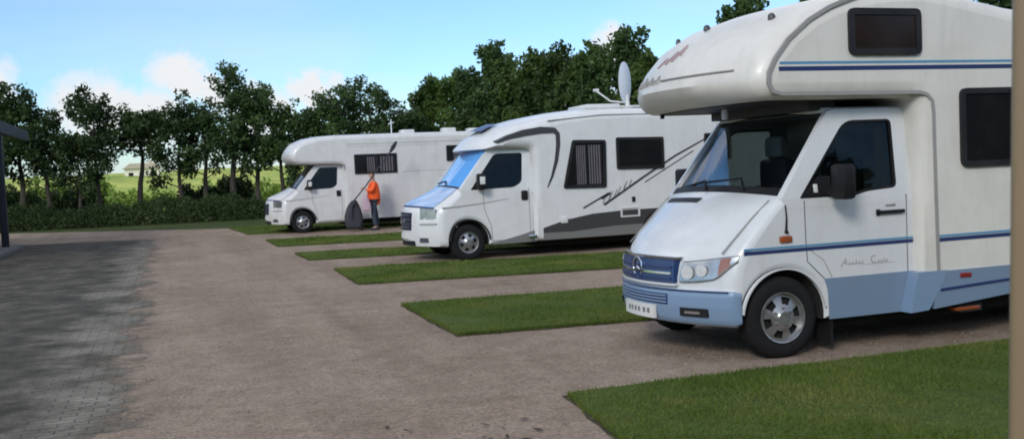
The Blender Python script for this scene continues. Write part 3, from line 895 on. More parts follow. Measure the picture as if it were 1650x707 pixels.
# main grille and star
gr = front(7.56, 8.54, .655, .835, -.022, .05, M['grille_blue'], 'grille', v1, ny=10, lean=.10)
for z, m_ in ((.690, 'navy'), (.735, 'chrome'), (.780, 'navy')): front(7.58, 8.52, z-.009, z+.009, -.036, -.02, M[m_], 'grille_bar', gr, ny=10, lean=.1, x=4.30+(z-.655)*.1)
front(7.54, 8.56, .838, .858, -.022, .06, M['chrome'], 'grille_lip', gr, ny=10, x=4.325)
front(7.54, 8.56, .630, .650, -.028, .04, M['cab'], 'grille_sill', gr, ny=10)
em = B(); ec = (3.915, YC, .765)
em.tube([(ec[0], ec[1]+.085*cos(t), ec[2]+.085*sin(t)) for t in [2*pi*k/28 for k in range(29)]], .009, 8, False)
for k in range(3):
    t = pi/2+2*pi*k/3; em.tube([(ec[0], ec[1], ec[2]), (ec[0], ec[1]+.083*cos(t), ec[2]+.083*sin(t))], [.015, .004], 6)
em.make('star_emblem', M['chrome'], gr)
b = B(); b.lathe((3.925, YC, .765), [(0, .092), (.05, .092)], 28, 'x'); b.make('emblem_back', M['navy'], gr)
# headlights wrapping round the corners
for s in (-1, 1):
    def hl(inset, dx):
        rows = []
        n = 12
        for k in range(n+1):
            u = k/n; t = .545+.44*u                      # |y| share of half width
            zt = .828+.066*u**1.3-inset; zb = .665+.05*u**2.2*1.4+(.10*max(0, u-.72)/.28)+inset
            if zb > zt-.01: zb = zt-.01
            y = YC+s*.98*(t if u < .98 else t)
            xx = [4.30+dx+max(0, z-.66)*.28+(.0 if u < .9 else .02*(u-.9)*10) for z in (zb, (zb+zt)/2, zt)]
            rows.append([(xx[0], y, zb), (xx[1]-.008, y, (zb+zt)/2), (xx[2], y, zt)])
        return rows
    b = B(); b.grid(hl(0, -.006)); b.grid([[(p[0]+.03, p[1], p[2]) for p in r] for r in hl(0, 0)])
    h = b.make('headlight', M['seam'], v1, D1)
    b = B()
    b.grid(hl(.008, -.012)); b.make('lens', M['lamp'], h, D1)
    b = B(); rr = hl(.012, -.016)
    b.grid([rr[k] for k in range(9, 12)]); b.make('turn_signal', M['indicator'], h, D1)
    for yy, zz, r_ in ((.635, .748, .056), (.755, .768, .048)):
        b = B(); b.lathe((4.265+(zz-.66)*.28, YC+s*.98*yy, zz), [(0, .004), (.004, r_*.5), (.001, r_*.8), (-.006, r_)], 20, 'x')
        b.make('bulb_bowl', M['bowl'], h, D1)
# side plates on the cab (flat space, y = side)
for s, Y in ((-1, YN), (1, YF)):
    o_ = s*.0
    def sp(d): return Y+s*d
    # blue sill panel
    b = B(); b.plate([(5.205, .30), (6.15, .30), (6.15, .645), (5.16, .645), (5.19, .55), (5.20, .42)], sp(.006), sp(-.01)); b.make('sill_panel', M['skirt_blue'], v1, D1)
    # double pinstripe
    b = B(); b.ribbon([(4.40, .905), (4.9, .905), (6.16, .905)], .030, sp(.003), sp(-.004)); b.make('pinstripe', M['navy'], v1, D1)
    b = B(); b.ribbon([(4.40, .934), (4.9, .934), (6.16, .934)], .018, sp(.003), sp(-.004)); b.make('pinstripe', M['teal'], v1, D1)
    # door with its own shut lines
    b = B()
    b.ribbon([(4.985, 1.31), (4.99, .98), (5.00, .80), (5.19, .62), (5.21, .36), (6.02, .36), (6.02, 1.31)], .009, sp(.0015), sp(-.004))
    dr = b.make('door_seam', M['seam'], v1, D1)
    b = B(); b.box(5.72, 5.985, min(sp(.004), sp(.030)), max(sp(.004), sp(.030)), 1.155, 1.185, .006); b.box(5.70, 5.735, min(sp(0), sp(.02)), max(sp(0), sp(.02)), 1.145, 1.195, .005)
    b.make('door_handle', M['black'], v1, D1)
    b = B(); b.box(5.80, 5.90, min(sp(.0), sp(.012)), max(sp(.0), sp(.012)), 1.222, 1.236, .003); b.make('lock_cover', M['trim_grey'], v1, D1)
    b = B(); b.box(4.73, 4.845, min(sp(.0), sp(.022)), max(sp(.0), sp(.022)), .975, 1.03, .008); b.make('side_indicator', M['amber'], v1, D1)
    b = B(); b.tube([(4.795, sp(.008), 1.28), (4.80, sp(.012), 1.18), (4.795, sp(.008), 1.06)], [.005, .006, .009], 6); b.lathe((4.795, sp(.012), 1.06), [(-.01, .013), (.01, .013)], 8); b.make('aerial', M['black'], v1, D1)
    # arch lip and mud flap
    b = B(); b.ribbon(arc(WX, WZ, AR+.006, 8, 172, 22), .014, sp(.006), sp(-.01)); b.make('arch_lip', M['cab'], v1, D1)
    b = B(); b.ribbon([(5.02, .90), (5.16, .80), (5.235, .66), (5.25, .58)], .007, sp(.0015), sp(-.004)); b.make('panel_crease', M['trim_grey'], v1, D1)
    b = B(); b.box(5.225, 5.25, min(sp(-.02), sp(-.26)), max(sp(-.02), sp(-.26)), .09, .36); b.make('mud_flap', M['black'], v1)
    # window frame of the door: pillars and rail as one pierced panel
    outer = [(4.77, 1.335), (4.80, 1.25), (6.16, 1.245), (6.16, 2.06), (5.36, 2.06), (5.30, 2.045)]
    hole = rpoly([(4.94, 1.325), (5.50, 1.325), (5.62, 1.355), (5.93, 1.375), (5.945, 1.965), (5.46, 1.965)], [.02, .03, .05, .05, .05, .10])
    b = B(); b.plate(outer, sp(.0012), sp(-.055), [hole]); fr = b.make('window_surround', M['cab'], v1, D1, 40)
    b = B(); oo = offset_poly(hole, -.002 if sum(hole[i][0]*hole[(i+1) % len(hole)][1]-hole[(i+1) % len(hole)][0]*hole[i][1] for i in range(len(hole))) > 0 else .002)
    ii = offset_poly(hole, .022)
    b.plate(hole, sp(.001), sp(-.03), [ii]); b.make('rubber_seal', M['black'], fr, D1)
    b = B(); b.plate(offset_poly(hole, .015), sp(-.018), sp(-.021)); b.make('door_glass', M['glass_dark'], v1, D1)
    # black quarter at the mirror foot
    b = B(); b.plate([(4.955, 1.335), (5.26, 1.335), (5.26, 1.50), (5.14, 1.50)], sp(.003), sp(-.012)); b.make('mirror_sail', M['black'], v1, D1)
    # mirror
    my = sp(.13); fx = 0 if s < 0 else -.17
    b = B(); b.tube([(5.20+fx, sp(-.01), 1.36), (5.22+fx, sp(.08), 1.37), (5.24+fx, my, 1.40)], .022, 8)
    ar = b.make('mirror_arm', M['black'], v1, D1)
    b = B(); b.box(5.16+fx, 5.29+fx, min(my-.02*s, my+.16*s), max(my-.02*s, my+.16*s), 1.31, 1.60, .03); mh = b.make('door_mirror', M['black'], v1)
    b = B(); b.box(5.291+fx, 5.296+fx, min(my, my+.14*s), max(my, my+.14*s), 1.34, 1.57); b.make('mirror_glass', M['chrome'], mh)
# white plate painting a small reflex on the near mirror sail
b = B(); b.box(5.085, 5.125, YN-.006, YN-.001, 1.37, 1.44, .004); b.make('sail_painted_glint', M['plate'], v1, D1)
# windscreen
def wsrow(x, z, n=12, half=.985):
    return [(x, YC-.98*half+2*.98*half*k/n, z) for k in range(n+1)]
b = B(); b.grid([wsrow(4.83, 1.352), wsrow(5.0, 1.575), wsrow(5.17, 1.80), wsrow(5.315, 2.005)])
b.make('windscreen', M['glass'], v1, D1)
b = B()
for x, z, w_ in ((4.815, 1.362, .045), (5.325, 2.02, .03)):
    b.grid([[(x-.02, q[1], z-.012) for q in wsrow(x, z)], [(x+.02, q[1], z+w_) for q in wsrow(x, z)]])
b.make('windscreen_seal', M['black'], v1, D1)
# wipers, bonnet scoop, crease
b = B()
b.tube([(4.80, 7.55, 1.375), (4.90, 7.75, 1.47), (4.865, 8.45, 1.43)], .010, 6); b.tube([(4.80, 8.15, 1.375), (4.88, 8.35, 1.45), (4.86, 8.92, 1.40)], .010, 6)
b.make('wiper', M['black'], v1, D1)
b = B(); rows = [[(x, y, z) for y in (7.98, 8.15, 8.35, 8.55, 8.72)] for x, z in ((4.685, 1.268), (4.725, 1.304))]
b.grid(rows); b.make('bonnet_vent', M['black'], v1, D1)
b = B()
for s in (-1, 1):
    b.tube([(4.35, YC+s*.86, .905), (4.47, YC+s*.865, 1.025), (4.60, YC+s*.87, 1.172), (4.74, YC+s*.885, 1.318)], .006, 6)
b.make('bonnet_seam', M['trim_grey'], v1, D1)
# cab roof under the alcove and header
b = B(); b.box(5.30, 6.2, YN+.05, YF-.05, 2.03, 2.075, .01); b.make('cab_roof', M['cab'], v1, D1)
b = B(); b.box(5.18, 5.45, 7.25, 8.85, 2.06, 2.145); b.make('cab_header', M['dark_trim'], v1)
# interior: dashboard, wheel, seats, rear curtain
b = B(); b.box(4.84, 5.12, 7.2, 8.9, 1.20, 1.345, .03); b.box(4.97, 5.12, 7.3, 7.75, 1.34, 1.40, .02); b.make('dashboard', M['interior'], v1)
b = B(); c0 = Vector((5.28, 7.55, 1.36)); 
b.tube([c0+Vector((.10*sin(t), .20*cos(t), .17*sin(t))) for t in [2*pi*k/24 for k in range(25)]], .014, 8, False)
b.tube([c0+Vector((0, -.2, 0)), c0, c0+Vector((0, .2, 0))], .013, 6); b.tube([c0, c0+Vector((-.15, 0, -.08))], .03, 6)
b.make('steering_wheel', M['black'], v1)
for y in (7.55, 8.55):
    b = B(); b.box(5.66, 5.80, y-.24, y+.24, 1.20, 1.66, .05); st = b.make('seat', M['seat'], v1)
    b = B(); b.box(5.67, 5.78, y-.15, y+.15, 1.67, 1.88, .045); b.make('headrest', M['headcloth'], st)
b = B(); rows = []
for k in range(19):
    x = 5.80+.10*k/18; rows.append([(x, YN+.10+.012*sin(k*1.5), 1.31), (x, YN+.13+.012*sin(k*1.5), 2.03)])
b.grid(rows); b.make('side_curtain', M['tan'], v1)
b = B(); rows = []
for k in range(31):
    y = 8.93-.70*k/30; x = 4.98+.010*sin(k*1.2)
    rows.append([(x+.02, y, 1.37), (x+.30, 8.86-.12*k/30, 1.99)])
b.grid(rows); b.make('painted_reflection_sheet', M['sky_reflex_paint'], v1)  # added sheet behind the windscreen, carries the painted sky reflection
b = B(); b.box(6.10, 6.13, 7.15, 8.95, 1.30, 2.05); b.make('bulkhead', M['interior'], v1)
# wheels
for Y, s in ((YN+.03, -1), (YF-.03, 1)):
    for x in (WX, 8.32):
        b = B()
        w = bpy.data.objects.new('wheel', None); w.location = (x-3.9, Y-YC, WZ-.005); w.parent = v1; COL.objects.link(w)
        wheel(w, (x, Y, WZ-.005), .345, .215, s, 2 if (s == -1 and x < 5) else 1, 6)

# coach body with the alcove
CN, CF = 6.95, 9.17; CC = 8.06; CH = 1.11
coach = [(6.08, .42), (10.35, .42), (10.42, .55), (10.46, 1.6), (10.42, 2.70), (10.34, 2.80), (10.2, 2.84), (8.2, 2.84), (7.55, 2.855), (7.1, 2.905), (6.75, 2.97), (6.4, 3.035), (6.1, 3.07), (5.8, 3.06),
         (5.5, 3.015), (5.26, 2.95), (5.02, 2.845), (4.80, 2.69), (4.64, 2.52), (4.57, 2.40), (4.545, 2.31), (4.555, 2.235), (4.60, 2.175), (4.68, 2.145), (5.2, 2.14), (5.7, 2.14),
         (6.00, 2.135), (6.06, 2.11), (6.08, 2.06), (6.08, 1.3)]
def D1c(co):
    x, y, z = co; t = (y-CC)/CH; t2 = min(1.0, t*t)
    w = 1-smoothstep((x-4.62)/(5.9-4.62))
    k = 1 if z > 2.0 else 0
    nx = x-.35*(1-t2)*w*k*(.55+.45*smoothstep((z-2.1)/.2))
    nz = z+.035*(1-t2)*smoothstep((z-2.45)/.35)
    return Vector((nx, y, nz))
def mfc(p, q):
    mz = (p[1]+q[1])/2; mx = (p[0]+q[0])/2
    if mz < .43: return 1
    return 0
b = B(); extrude_profile(b, coach, CN, CF, .13, 5, 14, 0, mfc)
cb = b.make('coach_body', [M['coach'], M['under'], M['trim_grey']], v1, D1c, 40)
# underside tray of the alcove
b = B(); b.grid([[(x, y, 2.136) for y in [CN+.16+1.9*k/8 for k in range(9)]] for x in (4.72, 5.0, 5.4, 5.95)]); b.make('alcove_floor', M['dark_trim'], v1, D1c)
# trim moulding following the edge of the side panel
for s, Y in ((-1, CN), (1, CF)):
    def sp(d): return Y+s*d
    path = [(5.62, 3.02), (5.42, 2.965), (5.20, 2.885), (5.00, 2.78), (4.80, 2.625), (4.67, 2.47), (4.61, 2.36), (4.605, 2.27), (4.64, 2.205), (4.72, 2.185), (5.2, 2.18), (6.08, 2.175), (6.16, 2.155), (6.215, 2.10), (6.225, 2.0), (6.23, 1.3), (6.24, .64)]
    b = B(); b.ribbon(path, .030, sp(.010), sp(-.02), .06); b.make('edge_moulding', M['trim_grey'], v1)
    b = B(); b.ribbon([(4.70, 2.385), (5.5, 2.385), (10.40, 2.385)], .036, sp(.002), sp(-.004)); b.make('pinstripe', M['navy'], v1)
    b = B(); b.ribbon([(4.71, 2.432), (5.5, 2.432), (10.40, 2.432)], .022, sp(.002), sp(-.004)); b.make('pinstripe', M['teal'], v1)
    b = B(); b.ribbon([(6.26, .905), (10.42, .905)], .034, sp(.002), sp(-.004)); b.make('pinstripe', M['navy'], v1)
    b = B(); b.ribbon([(6.26, .937), (10.42, .937)], .020, sp(.002), sp(-.004)); b.make('pinstripe', M['teal'], v1)
    # coach skirt
    b = B(); b.plate([(6.18, .315), (6.18, .635), (10.40, .635), (10.40, .40), (7.6, .40), (7.05, .385)], sp(.012), sp(-.02)); sk = b.make('skirt', M['skirt_blue'], v1)
    b = B(); b.ribbon([(6.25, .475), (7.05, .512), (10.4, .523)], .022, sp(.020), sp(.008)); b.make('skirt_moulding', M['navy'], sk)
    b = B(); b.box(6.46, 6.58, min(sp(.012), sp(.024)), max(sp(.012), sp(.024)), .565, .605, .004); b.make('reflector', M['red'], sk)
    b = B(); b.plate([(5.93, .30), (6.12, .312), (6.24, .48), (6.32, .642), (6.02, .642), (5.98, .5)], sp(.016), sp(-.16)); b.make('fairing', M['bumper_blue'], v1)
    # windows
    coach_window(v1, [(5.37, 2.49), (6.10, 2.49), (6.10, 2.875), (5.37, 2.875)], Y, s, .055, M['win_brown'], rr=.06)
    coach_window(v1, [(6.50, 1.52), (7.75, 1.52), (7.75, 2.20), (6.50, 2.20)], Y, s, .05, M['win'], rr=.07)
    coach_window(v1, [(8.9, 1.62), (9.9, 1.62), (9.9, 2.20), (8.9, 2.20)], Y, s, .05, M['win'], rr=.07)
    # rear wheel arch
    b = B(); b.plate(arc(8.32, .35, .42, 15, 165, 20)+[(7.914, .39), (8.726, .39)], sp(.022), sp(.0)); b.make('wheel_arch', M['under'], v1)
    # top marker lamps
for y in (7.25, 8.05, 8.85):
    b = B(); b.lathe((4.98, y, 2.83), [(-.02, .026), (.012, .024), (.03, .014), (.034, .002)], 12, 'z'); b.make('marker_light', M['dark_trim'], v1, D1c)
b = B(); b.box(6.5, 7.1, 7.7, 8.3, 2.9, 3.04, .03); b.make('roof_hatch', M['coach'], v1)
# lamp bracket and rubber stop under the alcove
b = B(); b.lathe((4.86, 8.06, 2.09), [(-.05, .028), (.0, .034), (.045, .028)], 12, 'z'); b.make('step_lamp', M['dish'], v1)
b = B(); b.box(4.60, 4.63, 8.80, 8.83, 2.10, 2.17); b.make('rubber_stop', M['black'], v1)
# chassis seen below the sills
b = B(); b.box(5.3, 10.2, 7.25, 8.9, .22, .45); b.box(6.5, 6.75, 7.0, 7.2, .25, .32); b.make('chassis', M['under'], v1)
b = B(); b.box(6.46, 6.72, 6.99, 7.08, .265, .295, .005); b.make('chassis_reflector', M['amber'], v1)

# lettering: thin brush script on the sill of the door and on the alcove, small winged mark above it
def script(b, x0, z0, w, h, seed, y, n=5, cap=True, r=.0035):
    rr = random.Random(seed); x = x0
    if cap:
        b.tube([(x-.02, y, z0-.01), (x+h*.55, y, z0+h), (x+h*.62, y, z0)], r*1.25, 5); b.tube([(x+h*.15, y, z0+h*.35), (x+h*.8, y, z0+h*.42)], r, 5); x += h*.95
    pts = []
    for k in range(n*8):
        t = k/8*2*pi; hh = h*.45*(1.6 if (k//8) % 3 == 2 else 1)
        pts.append((x+(w-h)*k/(n*8)+h*.12*sin(t), y, z0+hh*(.5-.5*cos(t))))
    b.tube(pts, r, 5)
for s, Y in ((-1, YN),):
    b = B(); y = Y-.001
    script(b, 5.35, .745, .22, .055, 1, y, 5); b.tube([(5.665+.026*cos(t), y, .775+.030*sin(t)) for t in [radians(a) for a in range(50, 311, 20)]], .0042, 5); script(b, 5.70, .745, .17, .050, 2, y, 4, False)
    b.ribbon([(5.54, .735), (5.88, .735)], .003, y+.002, y-.001)
    for v in b.bm.verts: v.co.y = min(v.co.y, YN+.001)
    b.make('script_lettering', M['trim_grey'], v1, D1)
def nose_pt(Y, z, out=.004):
    """point on the alcove nose at height z"""
    P = [(5.26, 2.95), (5.02, 2.845), (4.80, 2.69), (4.64, 2.52), (4.57, 2.40), (4.545, 2.31), (4.555, 2.235)]
    for (x0, z0), (x1, z1) in zip(P, P[1:]):
        if z1 <= z <= z0:
            f = (z-z0)/(z1-z0); x = x0+(x1-x0)*f; break
    else: x = 4.56
    p = D1c(Vector((x-out*1.4, Y, z+out*.3))); return tuple(p)
b = B()
def nscript(y0, y1, z0, h, n, r=.005):
    pts = []
    for k in range(n*8+1):
        t = k/8*2*pi; hh = h*(1 if (k//8) % 3 else 1.7)
        pts.append(nose_pt(y0+(y1-y0)*k/(n*8)+h*.2*sin(t), z0+hh*(.5-.5*cos(t))))
    b.tube(pts, r, 5)
nscript(8.86, 8.55, 2.375, .045, 6); nscript(8.47, 8.10, 2.375, .045, 7)
b.tube([nose_pt(8.92-.0*k, 2.37+.012*k) for k in range(9)], .006, 5); b.tube([nose_pt(8.50, 2.37+.012*k) for k in range(9)], .006, 5)
b.make('nose_lettering', M['trim_grey'], v1)
b = B(); pts = [nose_pt(8.06-.87*k/20, 2.40) for k in range(21)]; b.tube(pts, .009, 6); b.make('nose_groove', M['trim_grey'], v1)
b = B()
for y0, y1, z0, z1 in ((8.28, 8.20, 2.53, 2.60), (8.20, 8.15, 2.60, 2.55), (8.15, 8.06, 2.55, 2.64), (8.06, 8.05, 2.64, 2.56), (8.05, 7.97, 2.56, 2.68), (7.97, 7.96, 2.68, 2.60)):
    b.tube([nose_pt(y0+(y1-y0)*k/4, z0+(z1-z0)*k/4) for k in range(5)], .008, 5)
b.make('nose_mark', paint('faded_red', (.42, .30, .32), .5, .3, 0), v1)

# ================================================================== rounded-nose van cab shared by the two farther motorhomes
def nose_cab(root, dx, yn, width, white, hood_mat, screen_mat, detail):
    """cab whose front wheel stands at x = 5.27 + dx"""
    yf = yn+width; yc = (yn+yf)/2; hw = width/2
    D0 = mk_deform(yc, hw, .46, 4.80, 5.12, 5.9, 1.30, .12, .06, .34)
    def D(co):
        fade = .10*(1-smoothstep((co.x-dx-4.62)/.55))
        p = D0(Vector((co.x-dx, co.y, co.z))); p.x += dx+fade; return p
    wx, wz, ar_ = 5.27, .345, .41
    prof = [(4.66, .30), (4.625, .42), (4.61, .60), (4.62, .80), (4.64, .92), (4.69, 1.0), (4.76, 1.05), (4.88, 1.12), (5.0, 1.20), (5.10, 1.28), (5.16, 1.33),
            (5.24, 1.335), (5.32, 1.31), (5.6, 1.30), (6.62, 1.30), (6.62, .27)]+arc(wx, wz, ar_, -10, 190, 18)
    prof = [(x+dx, z) for x, z in prof]
    def mf(p, q):
        mx, mz = (p[0]+q[0])/2-dx, (p[1]+q[1])/2
        if math.hypot(mx-wx, mz-wz) < ar_+.01 and mz > .25 and mx > 4.84: return 1
        if mz > 1.29 and mx > 5.2 or mz < .262: return 1
        return 0
    b = B(); extrude_profile(b, prof, yn, yf, .09, 4, 10, 0, mf)
    b.make('cab_body', [white, M['under']], root, D, 35)
    # bonnet skin
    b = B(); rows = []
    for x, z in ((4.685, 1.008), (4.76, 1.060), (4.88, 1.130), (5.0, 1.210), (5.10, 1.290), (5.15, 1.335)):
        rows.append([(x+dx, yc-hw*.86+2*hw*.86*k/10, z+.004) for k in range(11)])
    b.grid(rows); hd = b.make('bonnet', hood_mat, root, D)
    b = B(); b.grid([[(4.672+dx, r[1], .985) for r in rows[0]], [(4.68+dx, r[1], 1.012) for r in rows[0]]]); b.make('bonnet_edge', M['navy'], hd, D)
    # grille, lamps, plate
    def fr(y0, y1, z0, z1, x, mat, name, par, ny=5, thick=.03):
        b = B(); rows = []
        for k in range(ny+1):
            y = y0+(y1-y0)*k/ny; rows.append([(x+dx, y, z0), (x+dx+.01, y, z1), (x+dx+thick, y, z1), (x+dx+thick, y, z0)])
        vr = b.grid(rows, True); b.face(vr[0]); b.face(vr[-1]); return b.make(name, mat, par, D)
    g = fr(yc-.40, yc+.40, .60, .90, 4.602, M['dark_navy'], 'grille', root)
    if detail:
        b = B(); b.lathe((4.225+dx, yc, .76), [(-.005, .055), (.03, .055)], 20, 'x'); b.make('round_badge', M['chrome'], g)
        for z in (.66, .72, .80, .86): fr(yc-.38, yc+.38, z-.006, z+.006, 4.594, M['charcoal'], 'slat', g)
    fr(yc-.26, yc+.26, .44, .54, 4.598, M['plate'], 'number_plate', root)
    fr(yc-.45, yc+.45, .31, .40, 4.615, M['black'], 'air_intake', root)
    for s in (-1, 1):
        h = fr(min(yc+s*hw*.62, yc+s*hw*.93), max(yc+s*hw*.62, yc+s*hw*.93), .80, .985, 4.622, M['lamp'], 'headlight', root)
        fr(min(yc+s*hw*.62, yc+s*hw*.95), max(yc+s*hw*.62, yc+s*hw*.95), .70, .735, 4.604, M['trim_grey'], 'bumper_strip', root)
        fr(min(yc+s*hw*.60, yc+s*hw*.78), max(yc+s*hw*.60, yc+s*hw*.78), .38, .46, 4.61, M['dark_trim'], 'fog_lamp', root)
    for s, Y in ((-1, yn), (1, yf)):
        def sp(d): return Y+s*d
        outer = [(5.14, 1.335), (5.17, 1.21), (6.62, 1.205), (6.62, 2.07), (5.80, 2.07), (5.70, 2.03)]
        hole = rpoly([(5.34, 1.315), (6.20, 1.33), (6.37, 1.42), (6.42, 1.98), (5.86, 1.98)], [.02, .06, .08, .05, .08])
        outer = [(x+dx, z) for x, z in outer]; hole = [(x+dx, z) for x, z in hole]
        b = B(); b.plate(outer, sp(.0012), sp(-.06), [hole]); w = b.make('window_surround', white, root, D, 40)
        b = B(); b.plate(hole, sp(.001), sp(-.03), [offset_poly(hole, .02)]); b.make('rubber_seal', M['black'], w, D)
        b = B(); b.plate(offset_poly(hole, .015), sp(-.016), sp(-.019)); b.make('door_glass', M['glass_dark'], root, D)
        b = B(); b.plate([(5.36+dx, 1.325), (5.60+dx, 1.325), (5.60+dx, 1.58), (5.56+dx, 1.58)], sp(.003), sp(-.01)); b.make('mirror_sail', M['black'], root, D)
        b = B(); b.ribbon([(5.58+dx, 1.30), (5.60+dx, .95), (5.72+dx, .62), (5.74+dx, .34), (6.50+dx, .34), (6.50+dx, 1.30)], .010, sp(.0015), sp(-.004)); b.make('door_seam', M['seam'], root, D)
        b = B(); b.box(6.34+dx, 6.47+dx, min(sp(0), sp(.03)), max(sp(0), sp(.03)), 1.08, 1.26, .02); b.make('door_handle', M['black'], root, D)
        b = B(); b.box(5.44+dx, 5.60+dx, min(sp(.04), sp(.22)), max(sp(.04), sp(.22)), 1.31, 1.62, .04); b.box(5.5+dx, 5.56+dx, min(sp(-.02), sp(.08)), max(sp(-.02), sp(.08)), 1.34, 1.40)
        mh = b.make('door_mirror', M['black'], root)
        if s < 0: b = B(); b.box(5.47+dx, 5.57+dx, Y-.226, Y-.222, 1.42, 1.56, .002); b.make('mirror_cap', M['plate'], mh)
        b = B(); b.ribbon([(x+dx, z) for x, z in arc(wx, wz, ar_+.012, 4, 176, 20)], .024, sp(.012), sp(-.01)); b.make('arch_lip', M['black'] if detail else M['dark_trim'], root, D)
        b = B(); b.ribbon([(4.72+dx, 1.005), (5.1+dx, 1.02), (5.6+dx, 1.06), (6.1+dx, 1.12)], [.03, .028, .022, .012], sp(.002), sp(-.03)); b.make('body_crease', M['trim_grey'], root, D)
        for x in (wx,):
            w = bpy.data.objects.new('wheel', None); c = (x+dx, Y-s*.03, wz-.005); w.location = Vector(c)-world_loc(root); w.parent = root; COL.objects.link(w)
            wheel(w, c, .34, .20, s, 1, 6, w=.22)
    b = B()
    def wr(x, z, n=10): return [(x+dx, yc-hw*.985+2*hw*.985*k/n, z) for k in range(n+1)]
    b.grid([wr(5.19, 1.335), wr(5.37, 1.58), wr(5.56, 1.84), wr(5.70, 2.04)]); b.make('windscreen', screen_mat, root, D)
    b = B(); b.grid([wr(5.165, 1.335), wr(5.205, 1.362)]); b.make('scuttle', M['black'], root, D)
    b = B(); b.tube([(5.17+dx, yc-.35, 1.36), (5.25+dx, yc-.1, 1.44), (5.22+dx, yc+.5, 1.41)], .012, 5); b.make('wiper', M['black'], root, D)
    b = B(); b.box(5.3+dx, 5.55+dx, yn+.1, yf-.1, 1.2, 1.36, .03); b.make('dashboard', M['interior'], root)
    for y in (yc-.48, yc+.48):
        b = B(); b.box(6.10+dx, 6.24+dx, y-.23, y+.23, 1.2, 1.66, .05); b.box(6.1+dx, 6.2+dx, y-.13, y+.13, 1.68, 1.88, .04); b.make('seat', M['seat'], root)
    b = B(); b.box(6.60+dx, 6.63+dx, yn+.08, yf-.08, 1.25, 2.05); b.make('bulkhead', M['interior'], root)
    return D, yc

# ================================================================== MOTORHOME 2 (middle, low-profile)
Y2 = 17.95
v2 = root_empty('motorhome', (4.3, 19.0, 0), 'middle motorhome, low-profile white body, blue sky reflection painted on windscreen and bonnet, charcoal skirt, satellite dish on roof', 'motorhome', 'motorhomes parked side by side in the bays')
nose_cab(v2, 0, Y2, 2.03, M['van_white'], M['bonnet_painted_sky'], M['screen_painted_sky'], True)
CN2, CF2 = 17.83, 20.08; CC2 = (CN2+CF2)/2; CH2 = 1.125
coach2 = [(6.58, .28), (11.85, .28), (11.93, .5), (11.95, 1.6), (11.85, 2.55), (11.75, 2.66), (11.55, 2.70), (8.6, 2.73), (7.8, 2.715), (7.2, 2.655), (6.65, 2.55), (6.2, 2.41), (5.9, 2.25), (5.72, 2.12), (5.69, 2.075), (5.74, 2.06),
          (6.1, 2.06), (6.5, 2.06), (6.56, 2.04), (6.58, 1.98), (6.58, 1.2)]
def D2c(co):
    x, y, z = co; t2 = min(1, ((y-CC2)/CH2)**2)
    w = 1-smoothstep((x-5.75)/1.6)
    return Vector((x-.30*(1-t2)*w*(1 if z > 2.0 else 0), y, z+(.10*(1-t2)*smoothstep((z-2.1)/.3))))
b = B(); extrude_profile(b, coach2, CN2, CF2, .15, 5, 12, 0, lambda p, q: 1 if (p[1]+q[1])/2 < .29 else 0)
b.make('coach_body', [M['van_white'], M['under']], v2, D2c, 40)
